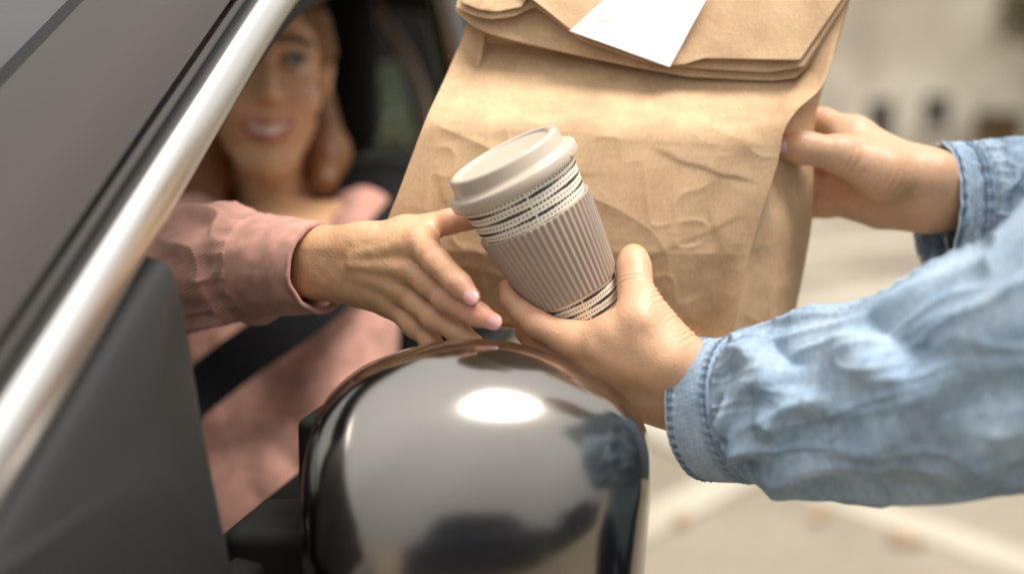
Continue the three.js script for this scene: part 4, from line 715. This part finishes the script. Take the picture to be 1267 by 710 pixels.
  { // right sleeve
    const pts = [[P(1160, 257, 1.118), 0.036, 0.0495], [P(1180, 258, 1.121), 0.038, 0.0505], [P(1205, 259, 1.124), 0.041, 0.0515], [P(1240, 262, 1.128), 0.045, 0.0535], [P(1290, 258, 1.136), 0.047, 0.0545], [P(1350, 245, 1.15), 0.05, 0.055], [P(1400, 215, 1.165), 0.056, 0.057], [K(0.555, 1.27, 1.11), 0.06, 0.06], [shR.clone(), 0.07, 0.07]];
    const f = (t, th) => {
      const s = t * 8, c = s - 1.75, puck = 0.0009 * Math.sin(th * 30 + 2 * noise3(th * 3, 4, 1)) * (Math.exp(-((s - 0.2) ** 2) / 0.04) + Math.exp(-((s - 1.55) ** 2) / 0.08)) + 0.0012 * noise3(Math.cos(th) * 6, Math.sin(th) * 6, s * 3 + 8);
      if (c < 0) return puck;
      const X = Math.cos(th) * 2.1, Y = Math.sin(th) * 2.1, w = noise3(X, Y, c * 0.6 + 20);
      return puck * Math.exp(-c * 3) + 0.006 * Math.exp(-c / 0.8) * sstep(0, 0.3, c) * fold(noise3(X * 2.4 + 11, Y * 2.4, c * 0.4), 2) + sstep(0.1, 1, c) * 0.010 * (fold(noise3(X * 0.9 + w, Y * 0.9, c * 0.8 + 31), 2) - 0.45);
    };
    sleeve(pts, BACK, f, 0.0, 1.0, 0.225, { rows: [0.014, 0.17, 0.20], gap: 0.012, label: 'pale denim sleeve beside the paper bag' });
  }
}

// ------------------------------------------------------------------ driver: pink shirt
const driver = thing('person_001', 'smiling person in pink shirt reaching out of the car window', 'person');
{
  const base = [0.58, 0.335, 0.18], warm = [0.66, 0.31, 0.21];
  const wa = P(392, 311, 1.03), wb = P(396, 339, 1.032);
  const th = [PR(446, 302, 1.012, 0.01163), PR(503, 287, 1.002, 0.00986), PR(530, 280, 1.0, 0.00781), PR(556, 274, 1.0, 0.00800), PR(580, 269, 1.0, 0.00763), PR(602, 265, 1.0, 0.00688)];
  const iF = [PR(519, 301, 0.978, 0.01042), PR(531, 314, 0.960, 0.00818), PR(541, 325, 0.946, 0.00856), PR(555, 339, 0.938, 0.00725), PR(567, 351, 0.931, 0.00735), PR(583, 366, 0.926, 0.00595)];
  const mF = [PR(508, 333, 0.982, 0.01004), PR(530, 351, 0.966, 0.00800), PR(551, 368, 0.950, 0.00837), PR(570, 378, 0.944, 0.00716), PR(588, 387, 0.938, 0.00716), PR(611, 398, 0.933, 0.00577)];
  const rF = [PR(496, 358, 0.99, 0.00949), PR(518, 377, 0.979, 0.00772), PR(538, 394, 0.968, 0.00800), PR(568, 412, 0.958, 0.00707), PR(588, 424, 0.952, 0.00577)];
  const pF = [PR(482, 375, 1.0, 0.00874), PR(513, 404, 0.988, 0.00698), PR(533, 423, 0.982, 0.00632), PR(546, 436, 0.978, 0.00521)];
  const tendon = (a, b, r) => Object.assign(bone(a, b, r, 0.003), { k: 0.0045 });
  const palm = [bone(P(300, 320, 1.09), wa, 0.027, 0.0155), bone(P(300, 332, 1.09), wb, 0.027, 0.0155), bone(wa, iF[0][0], 0.0155, 0.0112), bone(P(394, 324, 1.03), mF[0][0], 0.0155, 0.0108), bone(wb, rF[0][0], 0.0155, 0.0102), bone(wb, pF[0][0], 0.0152, 0.0094), bone(wa, th[0][0], 0.0145, 0.0125), bone(th[0][0], th[1][0], 0.0125, 0.0106), bone(P(500, 292, 1.0), P(520, 305, 0.985), 0.0100, 0.0095), bone(P(535, 284, 1.0), P(525, 302, 0.985), 0.0045, 0.006),
    ...[[iF, 438, 318, 1.0], [mF, 436, 328, 1.0], [rF, 434, 338, 1.004], [pF, 436, 348, 1.01]].map(([f, x, y, d]) => tendon(f[0][0].clone().addScaledVector(BACK, 0.0072), P(x, y, d).addScaledVector(BACK, 0.004), 0.0055))];
  const knuckle = (p, q, amp) => furrows(p.clone().lerp(q, -0.18), p.clone().lerp(q, 0.18), 0.013, 0.0019, amp);
  const wk = [knuckle(iF[2][0], iF[4][0], 0.0004), knuckle(mF[2][0], mF[4][0], 0.0004), knuckle(iF[4][0], iF[5][0], 0.0003), knuckle(mF[4][0], mF[5][0], 0.0003), furrows(P(500, 296, 0.97), P(512, 308, 0.965), 0.009, 0.003, 0.0005)];
  const marks = [[iF[5][0], 0.013, 0.8], [mF[5][0], 0.013, 0.8], [iF[2][0], 0.012, 0.55], [mF[2][0], 0.012, 0.5], [iF[4][0], 0.010, 0.45], [mF[4][0], 0.01, 0.45], [iF[0][0], 0.014, 0.35], [rF[2][0], 0.012, 0.4], [th[3][0], 0.015, 0.5]];
  const hand = skin([palm, chain(th.slice(1)), chain(iF), chain(mF), chain(rF), chain(pF)], 0.00125, { k: 0.011, kroot: 0.0065, post: (x, y, z, d) => { for (const w of wk) d += w(x, y, z); return smax(d + 0.0003 * noise3(x * 140, y * 140, z * 140), -(cupQ(x, y, z) - 0.001), 0.001); }, colour: skinTone(base, warm, marks), axis: [P(380, 325, 1.03), P(580, 370, 0.94), BACK] });
  // head
  const O = P(326, 94, 1.68), rot = new THREE.Matrix4().makeBasis(RIGHT, UP, BACK).multiply(new THREE.Matrix4().makeRotationFromEuler(new THREE.Euler(0.03, 0.22, 0.02, 'YXZ')));
  const X = V(), Y = V(), Z = V(); rot.extractBasis(X, Y, Z); const ax = [X, Y, Z];
  const H = (x, y, z) => O.clone().addScaledVector(X, x).addScaledVector(Y, y).addScaledVector(Z, z);
  const L = (x, y, z) => { const q = V(x, y, z).sub(O); return [q.dot(X), q.dot(Y), q.dot(Z)]; };
  const hb = (a, b, ra, rb, o) => Object.assign(bone(H(...a), H(...b), ra, rb), o || {});
  const he = (c, r, o) => Object.assign(blob(H(...c), r, ax), o || {});
  const face = [he([0, 0.035, -0.012], [0.071, 0.095, 0.09]), he([0, -0.035, 0.025], [0.058, 0.075, 0.06]), hb([0, -0.108, 0.052], [0, -0.106, 0.053], 0.019, 0.019), hb([-0.017, -0.1, 0.044], [0.017, -0.1, 0.044], 0.015, 0.015), hb([-0.05, -0.055, -0.005], [-0.02, -0.098, 0.038], 0.011, 0.012), hb([0.05, -0.055, -0.005], [0.02, -0.098, 0.038], 0.011, 0.012),
    ...[-1, 1].flatMap((s) => [he([s * 0.038, -0.032, 0.058], [0.024, 0.022, 0.02]), hb([s * 0.073, 0.012, -0.012], [s * 0.072, -0.018, -0.004], 0.011, 0.007, { k: 0.006 }), hb([s * 0.014, 0.026, 0.082], [s * 0.048, 0.024, 0.066], 0.009, 0.008), he([s * 0.032, 0.007, 0.098], [0.015, 0.0072, 0.018], { cut: true }), hb([s * 0.018, 0.0175, 0.079], [s * 0.046, 0.0165, 0.07], 0.0062, 0.006, { k: 0.004 })]),
    hb([0, 0.012, 0.082], [0, -0.03, 0.102], 0.0075, 0.0095, { k: 0.01 }), hb([-0.010, -0.034, 0.092], [0.010, -0.034, 0.092], 0.0075, 0.0075, { k: 0.007 }),
    hb([-0.027, -0.060, 0.073], [0, -0.0625, 0.086], 0.0052, 0.0062, { k: 0.006 }), hb([0.027, -0.060, 0.073], [0, -0.0625, 0.086], 0.0052, 0.0062, { k: 0.006 }), hb([-0.021, -0.070, 0.073], [0, -0.0775, 0.083], 0.0048, 0.0058, { k: 0.006 }), hb([0.021, -0.070, 0.073], [0, -0.0775, 0.083], 0.0048, 0.0058, { k: 0.006 }),
    bone(H(0, -0.06, -0.03), P(342, 275, 1.745), 0.044, 0.047)];
  const faceColour = (x, y, z) => {
    const [a, b, c] = L(x, y, z); let col = skinTone(base, warm, [])(x, y, z);
    const put = (q, k) => { col = col.map((v, i) => mix(v, q[i], k)); };
    if (c > 0.02) {
      for (const s of [-1, 1]) put([0.66, 0.30, 0.20], 0.4 * Math.exp(-(((a - s * 0.04) / 0.02) ** 2 + ((b + 0.035) / 0.018) ** 2)));
      const curveM = 9 * a * a, up = -0.0635 + curveM * 0.8, dn = -0.0785 + curveM * 2.0;
      const inX = sstep(0.033, 0.028, Math.abs(a));
      if (b < up + 0.0055 && b > dn - 0.006) put([0.44, 0.14, 0.11], inX * sstep(up + 0.0055, up + 0.003, b) * sstep(dn - 0.006, dn - 0.0035, b));
      if (b < up - 0.002 && b > dn + 0.0035) put([0.72, 0.62, 0.53], sstep(0.026, 0.020, Math.abs(a)) * sstep(up - 0.002, up - 0.0035, b) * sstep(dn + 0.0035, dn + 0.005, b));
      for (const s of [-1, 1]) { const e = Math.abs(b - (0.031 - 6 * (s * a - 0.033) ** 2)); if (s * a > 0.012 && s * a < 0.058) put([0.06, 0.03, 0.015], 0.8 * sstep(0.0055, 0.003, e)); }
      for (const s of [-1, 1]) { const r = Math.hypot((a - s * 0.032) / 0.0165, (b - 0.0095) / 0.0085); if (r < 1.25 && r > 0.7) put([0.05, 0.025, 0.015], 0.7 * sstep(1.25, 1.05, r) * sstep(-0.002, 0.006, b - 0.006)); }
    }
    return col;
  };
  const headG = skin([face], 0.0026, { k: 0.016, colour: faceColour, axis: [H(0, -0.2, 0), H(0, 0.2, 0), Z, 0.07] });
  // torso under the shirt
  const shL = P(428, 300, 1.69), shR = P(140, 318, 1.45), ch = P(288, 420, 1.60), be = P(262, 590, 1.585), hp = P(240, 760, 1.60), elR = P(196, 330, 1.19), elL = P(425, 500, 1.52);
  const coarse = skin([[bone(shL, shR, 0.04, 0.04), bone(ch, hp, 0.1, 0.1), bone(ch, P(342, 290, 1.72), 0.08, 0.05), bone(shL, P(342, 290, 1.72), 0.04, 0.045), bone(shR, elR, 0.035, 0.033), bone(elR, P(300, 326, 1.09), 0.033, 0.03), bone(shL, elL, 0.036, 0.033), bone(hp, P(120, 900, 1.3), 0.08, 0.06), bone(hp, P(300, 900, 1.35), 0.08, 0.06)]], 0.014, { k: 0.03, colour: () => base });
  const body = mergeGeometries([hand, headG, coarse].map((g) => { g.deleteAttribute('normal'); g.computeVertexNormals(); return g; }));
  add(driver, 'body', body, M.skinA);
  const eyeAt = (s) => { const e = add(driver, 'eye', new THREE.SphereGeometry(0.0118, 20, 14).translate(...H(s * 0.032, 0.0085, 0.0755).toArray()), M.eyeWhite); const g = H(s * 0.032, 0.0085, 0.0755).add(X.clone().multiplyScalar(0.25).addScaledVector(Y, 0.12).addScaledVector(Z, 1).normalize().multiplyScalar(0.0078)); add(e, 'iris', new THREE.SphereGeometry(0.0068, 16, 10).translate(g.x, g.y, g.z), M.iris); };
  eyeAt(-1); eyeAt(1);
  // hair: a chin-length bob tucked behind the ear
  const hairP = [he([0, 0.048, -0.024], [0.078, 0.098, 0.096]), hb([-0.07, 0.02, -0.03], [-0.082, -0.115, -0.02], 0.03, 0.034), hb([0.060, 0.01, -0.06], [0.074, -0.09, -0.03], 0.022, 0.026), hb([0.074, -0.09, -0.03], [0.068, -0.125, 0.0], 0.026, 0.017), hb([-0.082, -0.11, -0.02], [-0.07, -0.15, 0.0], 0.032, 0.022), hb([0, 0.0, -0.07], [0, -0.12, -0.065], 0.06, 0.055), hb([-0.06, 0.06, 0.03], [-0.078, -0.03, 0.02], 0.018, 0.016), hb([0.058, 0.07, 0.03], [0.074, 0.03, 0.0], 0.014, 0.012)];
  add(driver, 'hair', skin([hairP], 0.003, { k: 0.02, post: Object.assign((x, y, z, d) => { const [a, b, c] = L(x, y, z); d += 0.0022 * noise3(a * 260, b * 22, c * 260) + 0.0015 * noise3(a * 600, b * 30, c * 600); const faceCut = Math.hypot(a / 0.068, (b + 0.02) / 0.088) - 1; return Math.max(d, c > -0.015 ? -Math.max(faceCut * 0.06, 0.03 - c) : d); }, { all: true }), axis: [H(0, 0.2, 0), H(0, -0.2, 0), Z, 0.08] }), M.hairA);
  // nails
  const nail = (f, px, py, d, len, wid, tilt) => add(driver, 'fingernail', nailGeom(P(px, py, d), f[5][0].clone().sub(f[4][0]), BACK.clone().addScaledVector(UP, tilt).addScaledVector(RIGHT, 0.25), len, wid, 0.0062), M.nail);
  nail(iF, 581.5, 367.0, 0.926 - 0.0074, 0.0112, 0.0092, -0.25);
  nail(mF, 609.5, 398.0, 0.933 - 0.0072, 0.0114, 0.0094, -0.1);
  // clothes
  add(driver, 'shirt', skin([[bone(shL, shR, 0.058, 0.058), blob(ch, [0.17, 0.16, 0.12]), blob(be, [0.165, 0.19, 0.125]), bone(ch, P(346, 320, 1.66), 0.09, 0.055), bone(shL, elL, 0.056, 0.05), bone(be, hp, 0.13, 0.14), blob(P(380, 425, 1.54), [0.06, 0.06, 0.06]), blob(P(235, 425, 1.52), [0.06, 0.06, 0.06]), Object.assign(blob(P(345, 250, 1.62), [0.048, 0.05, 0.11]), { cut: true })]], 0.006, { k: 0.05, post: (x, y, z, d) => { const w = noise3(x * 6, y * 6, z * 6); return d + 0.010 * (Math.pow(1 - Math.abs(noise3(x * 9 + w, y * 7 - x * 5 + w, z * 9)), 2) - 0.4) + 0.004 * (Math.pow(1 - Math.abs(noise3(x * 20 + w, y * 16 + x * 9, z * 20)), 2) - 0.4); }, axis: [be, ch, BACK, 0.12] }), M.pinkPlain);
  add(driver, 'trousers', skin([[bone(hp, P(120, 900, 1.3), 0.1, 0.075), bone(hp, P(300, 900, 1.35), 0.1, 0.075)]], 0.012, { k: 0.03 }), M.denimDark);
  { const pts = [[P(397, 332, 1.028), 0.0335, 0.031], [P(380, 331, 1.036), 0.0355, 0.0335], [P(360, 330, 1.046), 0.0365, 0.0355], [P(325, 329, 1.066), 0.039, 0.0390], [P(290, 331, 1.092), 0.046, 0.0455], [P(240, 331, 1.135), 0.052, 0.052], [P(190, 330, 1.20), 0.056, 0.056], [P(150, 322, 1.32), 0.06, 0.06], [shR.clone(), 0.062, 0.064]];
    const f = (t, a) => { const s = t * 8, c = s - 2.9; const soft = 0.0015 * noise3(Math.cos(a) * 3, Math.sin(a) * 3, s * 1.5); if (c < 0) return soft * 0.6; const Xc = Math.cos(a) * 2, Yc = Math.sin(a) * 2, w = noise3(Xc, Yc, c); const fo = (n, p) => Math.pow(1 - Math.abs(n), p); return soft + 0.0012 * Math.exp(-c / 0.5) * fo(noise3(Xc * 3, Yc * 3, c * 0.5), 2) + sstep(0, 0.6, c) * (0.010 * (fo(noise3(Xc * 0.6 + w * 0.5, Yc * 0.6, c * 0.9 + 4), 1.7) - 0.5) + 0.002 * (fo(noise3(Xc * 1.2, Yc * 1.2, c * 1.6 + 9), 2) - 0.4)); };
    const tube = makeTube(pts, BACK, f);
    const cuff = add(driver, 'cuff', tube.geom(0, 0.365, 160, 60, 0.001, 0.003), M.pinkPlain);
    const ring = []; for (let i = 0; i < 80; i++) ring.push(tube.at(0.002, (i / 80) * Math.PI * 2, 0.0004)); add(cuff, 'cuff_edge', new THREE.TubeGeometry(new THREE.CatmullRomCurve3(ring, true), 200, 0.0018, 8, true), M.pinkPlain);
    add(driver, 'sleeve', tube.geom(0.362, 1, 220, 220), M.pinkCord, 'pink corded sleeve of the reaching arm');
  }
}


renderer.render(scene, camera);
